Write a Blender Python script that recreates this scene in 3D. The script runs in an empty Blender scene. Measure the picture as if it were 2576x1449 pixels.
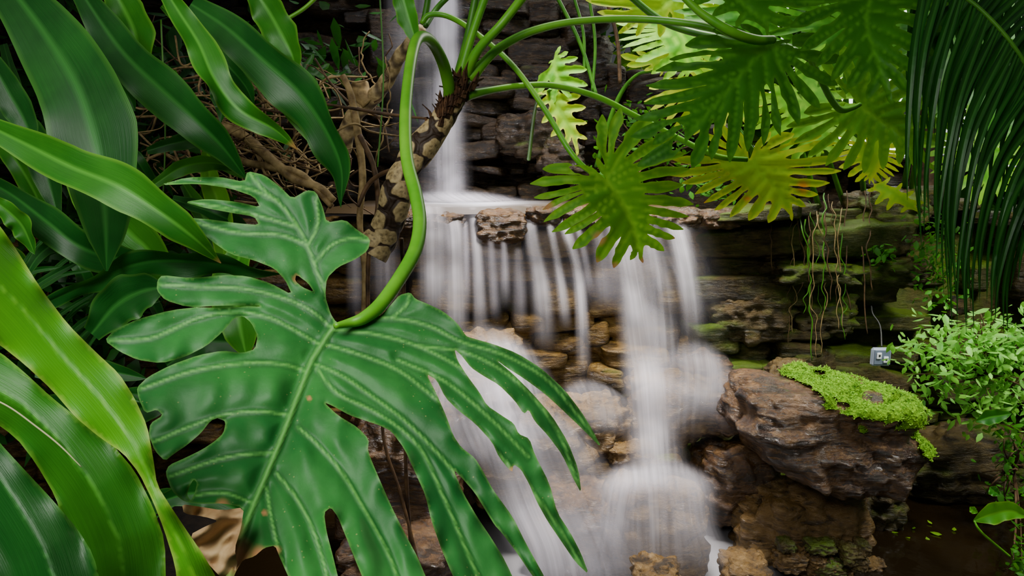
import bpy, math, random
import numpy as np
from mathutils import Vector, Matrix, noise
from mathutils.geometry import delaunay_2d_cdt

random.seed(7); RS = np.random.RandomState(11)
F=1700.0; CX=1288.0; CY=724.5; H=2.25
PA=math.atan(274.5/1700); PC=math.cos(PA); PS=math.sin(PA)
def W(px,py,d):
    v=-(py-CY)/F*d
    return ((px-CX)/F*d, d*PC+v*PS, H+v*PC-d*PS)
def WA(a):
    a=np.asarray(a,float); d=a[:,2]; v=-(a[:,1]-CY)/F*d
    return np.stack([(a[:,0]-CX)/F*d, d*PC+v*PS, H+v*PC-d*PS],1)
def pyz(d,z): return CY-((z-H+PS*d)/PC)/d*F
def dz(py,z): return (H-z)/(PS+(py-CY)/F*PC)

# ---------------------------------------------------------------- objects
COL=bpy.context.scene.collection
def meta(o,label=None,category=None,group=None,kind=None):
    if label: o["label"]=label
    if category: o["category"]=category
    if group: o["group"]=group
    if kind: o["kind"]=kind
def add(name,V,Fc,mat,parent=None,attrs=None,smooth=True,**m):
    V=np.asarray(V,float)
    c=(V.min(0)+V.max(0))/2
    me=bpy.data.meshes.new(name)
    me.from_pydata((V-c).tolist(),[],[tuple(int(i) for i in f) for f in Fc])
    if attrs:
        for k,a in attrs.items():
            at=me.attributes.new(k,'FLOAT','POINT'); at.data.foreach_set('value',np.asarray(a,np.float32))
    if smooth: me.polygons.foreach_set('use_smooth',[True]*len(me.polygons))
    me.update()
    o=bpy.data.objects.new(name,me); COL.objects.link(o)
    if mat: me.materials.append(mat)
    o.location=c
    if parent is not None:
        o.parent=parent; o.matrix_parent_inverse=Matrix.Translation(parent.location).inverted()
    meta(o,**m)
    return o
def empty(name,loc,**m):
    o=bpy.data.objects.new(name,None); COL.objects.link(o); o.location=loc; o.empty_display_size=.1
    meta(o,**m); return o

# ---------------------------------------------------------------- noise
_kc={}
def snoise(P,scale,seed=0,n=14):
    key=(seed,n)
    if key not in _kc:
        r=np.random.RandomState(seed+100); k=r.normal(size=(n,3)); k/=np.linalg.norm(k,axis=1)[:,None]
        k*=r.uniform(.6,1.5,(n,1)); _kc[key]=(k,r.uniform(0,6.28,n))
    k,ph=_kc[key]
    return np.sin(P@k.T*scale+ph).sum(1)/math.sqrt(n)

# ---------------------------------------------------------------- materials
def newmat(name):
    m=bpy.data.materials.new(name); m.use_nodes=True
    nt=m.node_tree; nt.nodes.clear(); return m,nt
def N(nt,t,**k):
    n=nt.nodes.new(t)
    for a,b in k.items(): setattr(n,a,b)
    return n
def setin(n,**k):
    for a,b in k.items(): n.inputs[a.replace('_',' ')].default_value=b
def mixc(nt,fac,a,b,mode='MIX'):
    n=N(nt,'ShaderNodeMix',data_type='RGBA',blend_type=mode)
    for s,v in ((n.inputs[0],fac),(n.inputs[6],a),(n.inputs[7],b)):
        if isinstance(v,bpy.types.NodeSocket): nt.links.new(v,s)
        elif isinstance(v,(int,float)): s.default_value=v
        else: s.default_value=(*v,1)
    return n.outputs[2]
def math_(nt,op,a,b=0.0,clamp=False):
    n=N(nt,'ShaderNodeMath',operation=op,use_clamp=clamp)
    for s,v in ((n.inputs[0],a),(n.inputs[1],b)):
        if isinstance(v,bpy.types.NodeSocket): nt.links.new(v,s)
        else: s.default_value=v
    return n.outputs[0]
def ramp(nt,src,stops):
    n=N(nt,'ShaderNodeValToRGB'); nt.links.new(src,n.inputs[0])
    e=n.color_ramp.elements
    while len(e)<len(stops): e.new(.5)
    for i,(p,c) in enumerate(stops):
        e[i].position=p; e[i].color=(c,c,c,1) if isinstance(c,(int,float)) else (*c,1)
    return n.outputs[0]
def noisen(nt,vec,scale,detail=4,rough=.55):
    n=N(nt,'ShaderNodeTexNoise'); setin(n,Scale=scale,Detail=detail,Roughness=rough)
    if vec: nt.links.new(vec,n.inputs['Vector'])
    return n.outputs['Fac']
def attr(nt,name): return N(nt,'ShaderNodeAttribute',attribute_name=name).outputs['Fac']
def pos(nt): return N(nt,'ShaderNodeNewGeometry').outputs['Position']

def leafmat(name,dark,light,vein,edge,trans,tfac=.35,rough=.45,dry=(.30,.15,.05),strap=False,specks=False,spec=.35):
    m,nt=newmat(name); L=nt.links
    p=pos(nt)
    n1=noisen(nt,p,6,3)
    col=mixc(nt,ramp(nt,n1,[(.35,0.0),(.68,1.0)]),dark,light)
    r=attr(nt,'rnd')
    col=mixc(nt,math_(nt,'MULTIPLY',r,.55),col,tuple(min(1,c*1.9) for c in light))
    if strap:
        cb=N(nt,'ShaderNodeCombineXYZ'); L.new(math_(nt,'MULTIPLY',attr(nt,'across'),34.0),cb.inputs[0]); L.new(math_(nt,'MULTIPLY',attr(nt,'along'),1.0),cb.inputs[1])
        st=noisen(nt,cb.outputs[0],1.0,3)
        col=mixc(nt,ramp(nt,st,[(.38,0.0),(.66,.28)]),col,tuple(c*.55 for c in dark))
    if specks:
        v=N(nt,'ShaderNodeTexVoronoi'); setin(v,Scale=95.0); L.new(p,v.inputs['Vector'])
        sp=ramp(nt,v.outputs['Distance'],[(.0,1.0),(.10,.8),(.14,0.0)])
        gate=ramp(nt,noisen(nt,p,22,2),[(.5,0.0),(.6,.6)])
        col=mixc(nt,math_(nt,'MULTIPLY',sp,gate),col,(.35,.42,.12))
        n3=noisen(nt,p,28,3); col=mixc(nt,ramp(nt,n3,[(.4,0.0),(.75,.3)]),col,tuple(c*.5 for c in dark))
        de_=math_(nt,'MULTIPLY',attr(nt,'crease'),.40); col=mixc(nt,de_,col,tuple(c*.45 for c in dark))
    col=mixc(nt,math_(nt,'MULTIPLY',attr(nt,'vein'),.85),col,vein)
    col=mixc(nt,attr(nt,'edge'),col,edge)
    dn=noisen(nt,p,30,4)
    dcol=mixc(nt,dn,dry,tuple(min(1,c*2.2) for c in dry))
    col=mixc(nt,attr(nt,'dry'),col,dcol)
    b=N(nt,'ShaderNodeBsdfPrincipled'); L.new(col,b.inputs['Base Color']); setin(b,Roughness=rough); b.inputs['Specular IOR Level'].default_value=spec
    t=N(nt,'ShaderNodeBsdfTranslucent')
    tc=mixc(nt,.55,col,trans); tc=mixc(nt,attr(nt,'dry'),tc,dcol); L.new(tc,t.inputs['Color'])
    bp=N(nt,'ShaderNodeBump'); setin(bp,Strength=.2,Distance=.003)
    if strap: L.new(st,bp.inputs['Height'])
    else: L.new(noisen(nt,p,60,3),bp.inputs['Height'])
    L.new(bp.outputs[0],b.inputs['Normal'])
    mx=N(nt,'ShaderNodeMixShader'); mx.inputs[0].default_value=tfac
    L.new(b.outputs[0],mx.inputs[1]); L.new(t.outputs[0],mx.inputs[2])
    o=N(nt,'ShaderNodeOutputMaterial'); L.new(mx.outputs[0],o.inputs[0])
    return m
def simple(name,c1,c2,scale=20,rough=.6,bump=.4,bd=.01,spec=.4):
    m,nt=newmat(name); L=nt.links; p=pos(nt)
    n=noisen(nt,p,scale,5)
    col=mixc(nt,ramp(nt,n,[(.35,0.0),(.65,1.0)]),c1,c2)
    b=N(nt,'ShaderNodeBsdfPrincipled'); L.new(col,b.inputs['Base Color']); setin(b,Roughness=rough); b.inputs['Specular IOR Level'].default_value=spec
    bp=N(nt,'ShaderNodeBump'); setin(bp,Strength=bump,Distance=bd); L.new(n,bp.inputs['Height']); L.new(bp.outputs[0],b.inputs['Normal'])
    o=N(nt,'ShaderNodeOutputMaterial'); L.new(b.outputs[0],o.inputs[0]); return m
def rockmat(name,c_dark,c_mid,c_light,moss=.0,wet=.3,mosscol=(.10,.17,.01),spec=.5):
    m,nt=newmat(name); L=nt.links; p=pos(nt)
    mp=N(nt,'ShaderNodeMapping'); mp.inputs['Scale'].default_value=(1,1,2.6); L.new(p,mp.inputs[0])
    n1=noisen(nt,mp.outputs[0],3.0,6,.62); n2=noisen(nt,mp.outputs[0],16,8,.66); n3=noisen(nt,p,1.7,3); n4=noisen(nt,p,45,5,.7)
    mp2=N(nt,'ShaderNodeMapping'); mp2.inputs['Scale'].default_value=(1,1,6); L.new(p,mp2.inputs[0]); n5=noisen(nt,mp2.outputs[0],6,6,.6)
    col=mixc(nt,ramp(nt,n1,[(.3,0.0),(.62,1.0)]),c_dark,c_mid)
    col=mixc(nt,ramp(nt,n2,[(.5,0.0),(.72,.7)]),col,c_light)
    col=mixc(nt,ramp(nt,n2,[(.32,.85),(.44,0.0)]),col,tuple(c*.25 for c in c_dark))
    col=mixc(nt,ramp(nt,n5,[(.36,.8),(.46,0.0)]),col,tuple(c*.25 for c in c_dark))
    g=N(nt,'ShaderNodeNewGeometry'); sx=N(nt,'ShaderNodeSeparateXYZ'); L.new(g.outputs['Normal'],sx.inputs[0])
    up=ramp(nt,sx.outputs[2],[(.1,0.0),(.7,1.0)])
    mz=ramp(nt,n3,[(.62-moss*.35,0.0),(.72-moss*.3,1.0)])
    mf=math_(nt,'MULTIPLY',mz,math_(nt,'ADD',math_(nt,'MULTIPLY',up,.7),.25*min(1,moss*2)),True)
    mossn=mixc(nt,n4,tuple(c*.3 for c in mosscol),tuple(c*1.5 for c in mosscol))
    col=mixc(nt,mf if moss>0 else 0.0,col,mossn)
    b=N(nt,'ShaderNodeBsdfPrincipled'); L.new(col,b.inputs['Base Color']); b.inputs['Specular IOR Level'].default_value=spec
    L.new(ramp(nt,n1,[(.35,wet),(.7,wet+.25)]),b.inputs['Roughness'])
    bp=N(nt,'ShaderNodeBump'); setin(bp,Strength=1.0,Distance=.024)
    L.new(math_(nt,'ADD',math_(nt,'ADD',math_(nt,'MULTIPLY',n2,.8),math_(nt,'MULTIPLY',n5,.9)),math_(nt,'MULTIPLY',n4,.35)),bp.inputs['Height']); L.new(bp.outputs[0],b.inputs['Normal'])
    o=N(nt,'ShaderNodeOutputMaterial'); L.new(b.outputs[0],o.inputs[0]); return m
def watermat(name,color=(.94,.90,.99),emis=.17):
    m,nt=newmat(name); L=nt.links
    cb=N(nt,'ShaderNodeCombineXYZ'); L.new(math_(nt,'MULTIPLY',attr(nt,'across'),1.5),cb.inputs[0]); L.new(math_(nt,'MULTIPLY',attr(nt,'along'),.3),cb.inputs[1]); L.new(attr(nt,'rnd'),cb.inputs[2])
    st=noisen(nt,cb.outputs[0],1.0,2,.5)
    big=noisen(nt,pos(nt),3.2,2,.5)
    fac=math_(nt,'MULTIPLY',math_(nt,'MULTIPLY',attr(nt,'dens'),ramp(nt,st,[(.25,.5),(.65,1.0)]),True),ramp(nt,big,[(.34,.42),(.6,1.0)]),True)
    d=N(nt,'ShaderNodeBsdfDiffuse'); d.inputs[0].default_value=(*color,1)
    t=N(nt,'ShaderNodeBsdfTranslucent'); t.inputs[0].default_value=(*color,1)
    e=N(nt,'ShaderNodeEmission'); e.inputs[0].default_value=(*color,1); e.inputs[1].default_value=emis  # faint glow added so the water looks whiter than the lamps make it
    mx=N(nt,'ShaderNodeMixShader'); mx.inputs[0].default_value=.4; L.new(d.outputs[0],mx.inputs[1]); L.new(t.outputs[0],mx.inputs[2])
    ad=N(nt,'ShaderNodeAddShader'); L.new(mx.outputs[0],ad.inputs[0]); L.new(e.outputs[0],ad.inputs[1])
    tr=N(nt,'ShaderNodeBsdfTransparent')
    m2=N(nt,'ShaderNodeMixShader'); L.new(fac,m2.inputs[0]); L.new(tr.outputs[0],m2.inputs[1]); L.new(ad.outputs[0],m2.inputs[2])
    o=N(nt,'ShaderNodeOutputMaterial'); L.new(m2.outputs[0],o.inputs[0]); return m

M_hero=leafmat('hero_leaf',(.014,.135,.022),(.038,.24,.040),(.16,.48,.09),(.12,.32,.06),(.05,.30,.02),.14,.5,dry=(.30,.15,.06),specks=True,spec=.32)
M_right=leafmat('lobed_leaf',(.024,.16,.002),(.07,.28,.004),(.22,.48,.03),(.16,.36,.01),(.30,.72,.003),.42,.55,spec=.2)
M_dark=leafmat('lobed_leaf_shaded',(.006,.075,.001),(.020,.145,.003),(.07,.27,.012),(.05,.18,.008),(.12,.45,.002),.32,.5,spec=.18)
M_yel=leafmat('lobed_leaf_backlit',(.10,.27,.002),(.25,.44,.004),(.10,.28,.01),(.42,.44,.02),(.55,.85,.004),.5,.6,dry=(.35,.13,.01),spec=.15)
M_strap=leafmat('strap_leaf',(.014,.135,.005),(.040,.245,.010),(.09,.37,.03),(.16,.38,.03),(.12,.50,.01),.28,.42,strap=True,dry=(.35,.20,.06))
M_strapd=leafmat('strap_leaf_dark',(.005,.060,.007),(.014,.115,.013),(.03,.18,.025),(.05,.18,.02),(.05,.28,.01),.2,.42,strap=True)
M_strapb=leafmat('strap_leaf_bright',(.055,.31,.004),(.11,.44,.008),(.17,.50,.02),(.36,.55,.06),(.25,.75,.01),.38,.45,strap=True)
M_palm=leafmat('palm_leaflet',(.003,.034,.004),(.010,.085,.010),(.05,.22,.03),(.03,.16,.02),(.05,.25,.01),.25,.36,strap=True)
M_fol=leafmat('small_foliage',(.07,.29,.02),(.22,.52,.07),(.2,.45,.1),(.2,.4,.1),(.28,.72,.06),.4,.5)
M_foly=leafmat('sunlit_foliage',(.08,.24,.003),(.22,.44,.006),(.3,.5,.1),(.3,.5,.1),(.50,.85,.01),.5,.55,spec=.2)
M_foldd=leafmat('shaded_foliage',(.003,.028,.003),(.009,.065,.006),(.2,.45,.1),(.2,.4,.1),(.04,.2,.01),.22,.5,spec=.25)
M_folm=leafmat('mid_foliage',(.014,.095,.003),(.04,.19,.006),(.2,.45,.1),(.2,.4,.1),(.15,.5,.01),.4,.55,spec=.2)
M_stalk=simple('green_stalk',(.07,.32,.008),(.16,.46,.02),8,.4,.1,.002)
M_stalkd=simple('green_stalk_shaded',(.03,.15,.006),(.07,.25,.012),8,.42,.1,.002)
M_wall=rockmat('stacked_stone',(.050,.026,.004),(.20,.112,.020),(.38,.25,.075),.12,.16,spec=.5)
M_wallr=rockmat('mossy_stacked_stone',(.012,.008,.002),(.070,.046,.011),(.17,.12,.036),.55,.22,(.08,.14,.005),spec=.4)
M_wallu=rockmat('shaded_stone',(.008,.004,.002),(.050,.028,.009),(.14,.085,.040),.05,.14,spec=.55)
M_rock=rockmat('wet_boulder',(.024,.010,.002),(.11,.050,.011),(.26,.145,.052),.0,.07,spec=.9)
M_rockm=rockmat('mossy_boulder',(.026,.017,.004),(.11,.070,.019),(.22,.15,.06),.4,.18)
M_rockt=rockmat('tan_boulder',(.050,.026,.005),(.18,.10,.025),(.32,.205,.085),.0,.12,spec=.6)
M_soil=simple('dark_soil',(.005,.003,.002),(.020,.012,.006),14,.9,.8,.03)
M_root=simple('dry_root',(.13,.078,.026),(.40,.28,.115),25,.7,.5,.004)
M_rootd=simple('dark_root',(.035,.018,.007),(.13,.068,.026),25,.7,.5,.004)
M_fibre=simple('crown_fibre',(.03,.012,.005),(.16,.075,.03),40,.8,.6,.004)
M_moss=simple('bright_moss',(.04,.13,.004),(.17,.34,.015),45,.95,1.0,.02,.1)
M_mosst=leafmat('moss_leaf',(.08,.23,.005),(.24,.48,.016),(.2,.4,.1),(.2,.4,.1),(.3,.6,.03),.35,.7)
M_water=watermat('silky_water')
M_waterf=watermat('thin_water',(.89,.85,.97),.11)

# ---------------------------------------------------------------- curves/tubes
def catmull(P,n):
    P=np.asarray(P,float); k=len(P)
    if k==2:
        t=np.linspace(0,1,n)[:,None]; return P[0]*(1-t)+P[1]*t
    Q=np.vstack([2*P[0]-P[1],P,2*P[-1]-P[-2]])
    seg=np.linalg.norm(np.diff(P[:,:2],axis=0),axis=1)+1e-6
    cum=np.concatenate([[0],np.cumsum(seg)]); s=np.linspace(0,cum[-1],n)
    i=np.clip(np.searchsorted(cum,s,side='right')-1,0,k-2)
    t=((s-cum[i])/seg[i])[:,None]
    a,b,c,d=Q[i],Q[i+1],Q[i+2],Q[i+3]
    return .5*((2*b)+(-a+c)*t+(2*a-5*b+4*c-d)*t**2+(-a+3*b-3*c+d)*t**3)
def tube_geo(C,R,ns=12,cap=True):
    n=len(C); T=np.gradient(C,axis=0); T/=np.linalg.norm(T,axis=1)[:,None]+1e-9
    u=np.cross(T[0],[0,0,1.]); 
    if np.linalg.norm(u)<.1: u=np.cross(T[0],[0,1.,0])
    u/=np.linalg.norm(u); V=[]; 
    for i in range(n):
        u=u-T[i]*np.dot(u,T[i]); u/=np.linalg.norm(u); v=np.cross(T[i],u)
        a=np.linspace(0,2*math.pi,ns,endpoint=False)
        V.append(C[i]+R[i]*(np.cos(a)[:,None]*u+np.sin(a)[:,None]*v))
    V=np.vstack(V); Fc=[]
    for i in range(n-1):
        for j in range(ns):
            Fc.append((i*ns+j,i*ns+(j+1)%ns,(i+1)*ns+(j+1)%ns,(i+1)*ns+j))
    if cap: Fc.append(tuple(range(ns))[::-1]); Fc.append(tuple((n-1)*ns+j for j in range(ns)))
    return V,Fc
def tube(name,pts,mat,parent=None,n=None,ns=12,knob=0,**m):
    """pts: (px,py,depth,radius_px)"""
    pts=np.asarray(pts,float); n=n or max(12,len(pts)*9)
    A=catmull(pts,n); C=WA(A[:,:3]); R=np.maximum(A[:,3],.3)/F*A[:,2]
    if knob: R=R*(1+knob*np.sin(np.arange(n)*1.3)*RS.uniform(.3,1,n))
    V,Fc=tube_geo(C,R,ns)
    return add(name,V,Fc,mat,parent,**m)

# ---------------------------------------------------------------- leaf from outline
def chaikin(P,it=1):
    P=np.asarray(P,float)
    for _ in range(it):
        Q=np.roll(P,-1,0); P=np.stack([P*.82+Q*.18,P*.18+Q*.82],1).reshape(-1,2)
    return P
def resample(P,s):
    out=[]
    for i in range(len(P)):
        a=P[i]; b=P[(i+1)%len(P)]; k=max(1,int(np.linalg.norm(b-a)/s))
        for j in range(k): out.append(a+(b-a)*j/k)
    return np.array(out)
def segdist(X,S):
    D=np.full(len(X),1e9)
    for P in S:
        P=np.asarray(P,float)[:,:2]
        for a,b in zip(P[:-1],P[1:]):
            ab=b-a; t=np.clip(((X-a)@ab)/(ab@ab+1e-9),0,1); D=np.minimum(D,np.linalg.norm(X-(a+t[:,None]*ab),axis=1))
    return D
def pip(X,P):
    ins=np.zeros(len(X),bool); x,y=X[:,0],X[:,1]; j=len(P)-1
    for i in range(len(P)):
        xi,yi=P[i]; xj,yj=P[j]
        c=((yi>y)!=(yj>y))&(x<(xj-xi)*(y-yi)/((yj-yi) if abs(yj-yi)>1e-12 else 1e-12)+xi); ins^=c; j=i
    return ins
def leaf2d(name,outline,veins,depthf,mat,parent=None,sp=12,vw=4,ew=3,holes=(),dry=(),smooth_it=1,midrib=None,**m):
    O=resample(chaikin(outline,smooth_it),sp)
    Hs=[resample(chaikin(h,1),sp) for h in holes]
    mn,mx=O.min(0),O.max(0)
    gx,gy=np.meshgrid(np.arange(mn[0],mx[0],sp),np.arange(mn[1],mx[1],sp*.87))
    gx=gx+(np.arange(gx.shape[0])%2)[:,None]*sp*.5
    G=np.stack([gx.ravel(),gy.ravel()],1)+RS.uniform(-.12,.12,(gx.size,2))*sp
    G=G[pip(G,O)]
    allb=[np.vstack([O,O[:1]])]+[np.vstack([h,h[:1]]) for h in Hs]
    G=G[segdist(G,allb)>sp*.45]
    pts=[Vector(p) for p in O]; ed=[(i,(i+1)%len(O)) for i in range(len(O))]
    for h in Hs:
        k=len(pts); pts+= [Vector(p) for p in h]; ed+=[(k+i,k+(i+1)%len(h)) for i in range(len(h))]
    pts+=[Vector(p) for p in G]
    r=delaunay_2d_cdt(pts,ed,[],0,1e-4)
    X=np.array([tuple(v) for v in r[0]]); T=np.array(r[2])
    c=X[T].mean(1); ok=pip(c,O)
    for h in Hs: ok&=~pip(c,h)
    T=T[ok]
    used=np.unique(T); rm=-np.ones(len(X),int); rm[used]=np.arange(len(used)); X=X[used]; T=rm[T]
    dv=segdist(X,veins); de=segdist(X,allb)
    dm=segdist(X,[midrib]) if midrib is not None else dv
    d=depthf(X,dv,de,dm)
    V=WA(np.column_stack([X,d]))
    dr=np.zeros(len(X))
    for (cx,cy,rr) in dry: dr=np.maximum(dr,np.clip(1.6-1.6*np.hypot(X[:,0]-cx,X[:,1]-cy)/rr,0,1))
    ve=np.maximum(np.exp(-(dv/vw)**2),np.exp(-(dm/(vw*2.2))**2) if midrib is not None else 0)
    a=V[T]; nrm=np.cross(a[:,1]-a[:,0],a[:,2]-a[:,0]); 
    if (nrm[:,1]).sum()>0: T=T[:,::-1]
    return add(name,V,T,mat,parent,attrs=dict(vein=ve,edge=np.exp(-(de/ew)**2)*.8,dry=dr,crease=np.exp(-((dv-vw*3.2)/(vw*1.6))**2)),**m)

def lobed(name,mid,tips,mat,parent,d0,grad=(0,0),droop=.0,sp=9,s=.36,wf=.80,seed=0,dry=(),fold=.0,vw=2.2,cap=99,label=None):
    rr=np.random.RandomState(seed); M=catmull(np.asarray(mid,float),21)
    att=M[0]; O=[];
    def org(t): return M[int(round(t*20))]
    L=[(org(t),np.array([x,y],float)) for x,y,t in tips]
    def at(i,f):
        o,t=L[i]; p=o+(t-o)*f
        v=t-o; n=np.array([-v[1],v[0]]); k=bend[i]*math.sin(math.pi*f)
        return p+n*k
    bend=rr.uniform(-.07,.07,len(L))
    prof=[(.42,1.0),(.52,.90),(.60,.98),(.70,.80),(.80,.76),(.90,.46)]
    for i in range(len(L)):
        o,t=L[i]; ln=np.linalg.norm(t-o)
        left=[];right=[]
        for f,pr in prof:
            c=at(i,f); v=t-o; v=v/np.linalg.norm(v); n=np.array([-v[1],v[0]])
            for side,lst,j in ((-1,left,i-1),(1,right,i+1)):
                if 0<=j<len(L): hw=min(.5*np.linalg.norm(at(i,f)-at(j,f))*wf,cap)
                else: hw=ln*.12
                hw=min(hw,ln*.16)*(1+rr.uniform(-.15,.15))
                lst.append((c,n,hw*pr))
        if i>0: ref=at(i-1,.7)-at(i,.7)
        else: ref=-(at(i+1,.7)-at(i,.7))
        sgn=1 if np.dot(ref,left[2][1])>0 else -1
        if i==0: O.append(att*.75+at(0,.3)*.25)
        else: O.append((at(i-1,s)+at(i,s))/2)
        for c,n,hw in left: O.append(c+n*sgn*hw)
        O.append(t)
        for c,n,hw in reversed(right): O.append(c-n*sgn*hw)
    O.append(att*.75+at(len(L)-1,.3)*.25); O.append(att)
    veins=[M]+[np.array([at(i,f) for f in (0,.3,.6,.93)]) for i in range(len(L))]
    def df(X,dv,de,dm):
        r=np.hypot(X[:,0]-att[0],X[:,1]-att[1])
        P3=np.column_stack([X/90.0,np.zeros(len(X))])
        return d0+grad[0]*(X[:,0]-att[0])+grad[1]*(X[:,1]-att[1])+droop*(r/200.)**2+.03*snoise(P3,1.0,seed)-fold*np.minimum(dm,80)/80+.006*np.exp(-(dv/7)**2)*d0*.5
    kw=dict(label=label) if label else {}
    return leaf2d(name,O,veins,df,mat,parent,sp=sp,vw=vw,ew=2.2,dry=dry,midrib=M,**kw)

# ---------------------------------------------------------------- strap leaf
def strap(name,pts,hw,mat,parent=None,roll=(0,0),fold=.35,wave=.14,nw=3.3,seed=0,drytip=0,n=64,prof=None,**m):
    rr=np.random.RandomState(seed); A=catmull(np.asarray(pts,float),n)
    T=np.gradient(A[:,:2],axis=0); T/=np.linalg.norm(T,axis=1)[:,None]+1e-9; Nn=np.stack([-T[:,1],T[:,0]],1)
    t=np.linspace(0,1,n)
    if prof is None: w=np.interp(t,[0,.12,.35,.6,.8,.93,1],[.42,.62,.95,1,.72,.32,.02])
    else: w=np.interp(t,prof[0],prof[1])
    w=w*hw; ro=np.radians(np.interp(t,np.linspace(0,1,len(roll)),roll))
    U=np.linspace(-1,1,13); ph=rr.uniform(0,6,2); V=[];ac=[];al=[]
    for i in range(n):
        wv=wave*w[i]*(np.abs(U)**2)*np.where(U>0,np.sin(t[i]*nw*6.28+ph[0]),np.sin(t[i]*nw*5.4+ph[1]))
        dz_=-fold*np.abs(U)*w[i]+wv
        la=U*w[i]*(1+.03*math.sin(t[i]*21+seed)+.04*np.abs(U)*math.sin(t[i]*nw*6.28+ph[0]+1)); l2=la*math.cos(ro[i])-dz_*math.sin(ro[i]); z2=la*math.sin(ro[i])+dz_*math.cos(ro[i])
        X=A[i,:2]+Nn[i]*l2[:,None]; d=A[i,2]*(1+z2/F)
        V.append(np.column_stack([X,d])); ac.append(U+seed*3.1); al.append(np.full(13,t[i]*4))
    V=WA(np.vstack(V)); Fc=[]
    for i in range(n-1):
        for j in range(12):
            a=i*13+j; Fc.append((a,a+1,a+14,a+13))
    Uu=np.tile(U,n); tt=np.repeat(t,13)
    ve=np.exp(-(Uu/.07)**2); eg=np.clip((np.abs(Uu)-.93)/.07,0,1)*.7
    dr=np.clip((tt-(1-drytip))/.03,0,1) if drytip else np.zeros(len(tt))
    return add(name,V,Fc,mat,parent,attrs=dict(vein=ve,edge=eg,across=np.concatenate(ac),along=np.concatenate(al),dry=dr),**m)

# ---------------------------------------------------------------- stones
def cube_template(k):
    vs={};V=[];Fc=[]
    def vid(p):
        key=tuple(np.round(p,5))
        if key not in vs: vs[key]=len(V); V.append(p)
        return vs[key]
    g=np.linspace(-1,1,k+1)
    for ax in range(3):
        for sg in (-1,1):
            for i in range(k):
                for j in range(k):
                    q=[]
                    for a,b in ((0,0),(1,0),(1,1),(0,1)):
                        p=np.zeros(3); p[ax]=sg; p[(ax+1)%3]=g[i+a]; p[(ax+2)%3]=g[j+b]; q.append(vid(p))
                    Fc.append(tuple(q if sg>0 else q[::-1]))
    V=np.array(V)
    return [V/((np.abs(V)**e).sum(1)**(1/e))[:,None] for e in (4.,8.,16.)],np.array(Fc)
TVs,TF=cube_template(10)
def stack(name,x0,x1,z0,zt,yf,mat,seed,hr=(.06,.17),wr=(.14,.46),dj=.07,depth=.16,warp=.05,skip=.05,**m):
    rr=np.random.RandomState(seed); V=[];Fc=[];k=0; z=z0
    while True:
        h=rr.uniform(*hr); x=x0+rr.uniform(-.2,0)
        any_=False
        while x<x1:
            w=rr.uniform(wr[0],wr[1])*(1.0 if rr.rand()<.8 else .6)
            if z<zt(x+w/2):
                any_=True
                if z+h*.5<zt(x+w/2)+.1 and rr.rand()>skip:
                    TV=TVs[rr.randint(3)]
                    hh=h*(rr.uniform(.8,1.1) if rr.rand()<.75 else rr.uniform(1.4,2.0))
                    c=np.array([x+w/2,yf(x+w/2,z)+rr.uniform(-dj,dj)+depth,z+h/2+rr.uniform(-.02,.02)])
                    P=TV*np.array([w*.50,depth*rr.uniform(.9,1.4),hh*.50])
                    a=rr.uniform(-.25,.25); ca,sa=math.cos(a),math.sin(a); P=np.column_stack([P[:,0]*ca-P[:,1]*sa,P[:,0]*sa+P[:,1]*ca,P[:,2]+P[:,0]*rr.uniform(-.12,.12)])
                    P[:,2]*=1+rr.uniform(-.9,.9)*P[:,0]/w*.6
                    Q=P+c
                    nn=P/(np.linalg.norm(P,axis=1)[:,None]+1e-9)
                    st=snoise(Q*np.array([.25,.25,1])+c,42,3)
                    dsp=.020*snoise(Q+c*7,8,1)+.009*snoise(Q+c*3,22,2)+.005*snoise(Q,55,4)+.009*np.tanh(3*st)
                    Q=Q+nn*dsp[:,None]
                    V.append(Q); Fc.append(TF+k); k+=len(TV)
            x+=w
        z+=h
        if not any_: break
    V=np.vstack(V); L2=V*np.array([1,0,1.]); V[:,2]+=warp*snoise(L2,1.9,seed+7); V[:,1]+=1.4*warp*snoise(L2,2.4,seed+9)
    nb=24; xs=np.linspace(x0-.1,x1+.1,nb)
    B=[]
    for x in xs:
        B+= [(x,yf(x,z0)+depth*1.5,z0),(x,yf(x,z0)+depth*1.5,zt(x)-.03),(x,yf(x,z0)+depth*1.5+.35,zt(x)-.03),(x,yf(x,z0)+depth*1.5+.35,z0)]
    B=np.array(B); bf=[]
    for i in range(nb-1):
        for j in range(4): bf.append((k+i*4+j,k+i*4+(j+1)%4,k+(i+1)*4+(j+1)%4,k+(i+1)*4+j))
    Fc=np.vstack(Fc+[np.array(bf)])
    return add(name,np.vstack([V,B]),Fc,mat,**m)

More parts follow.
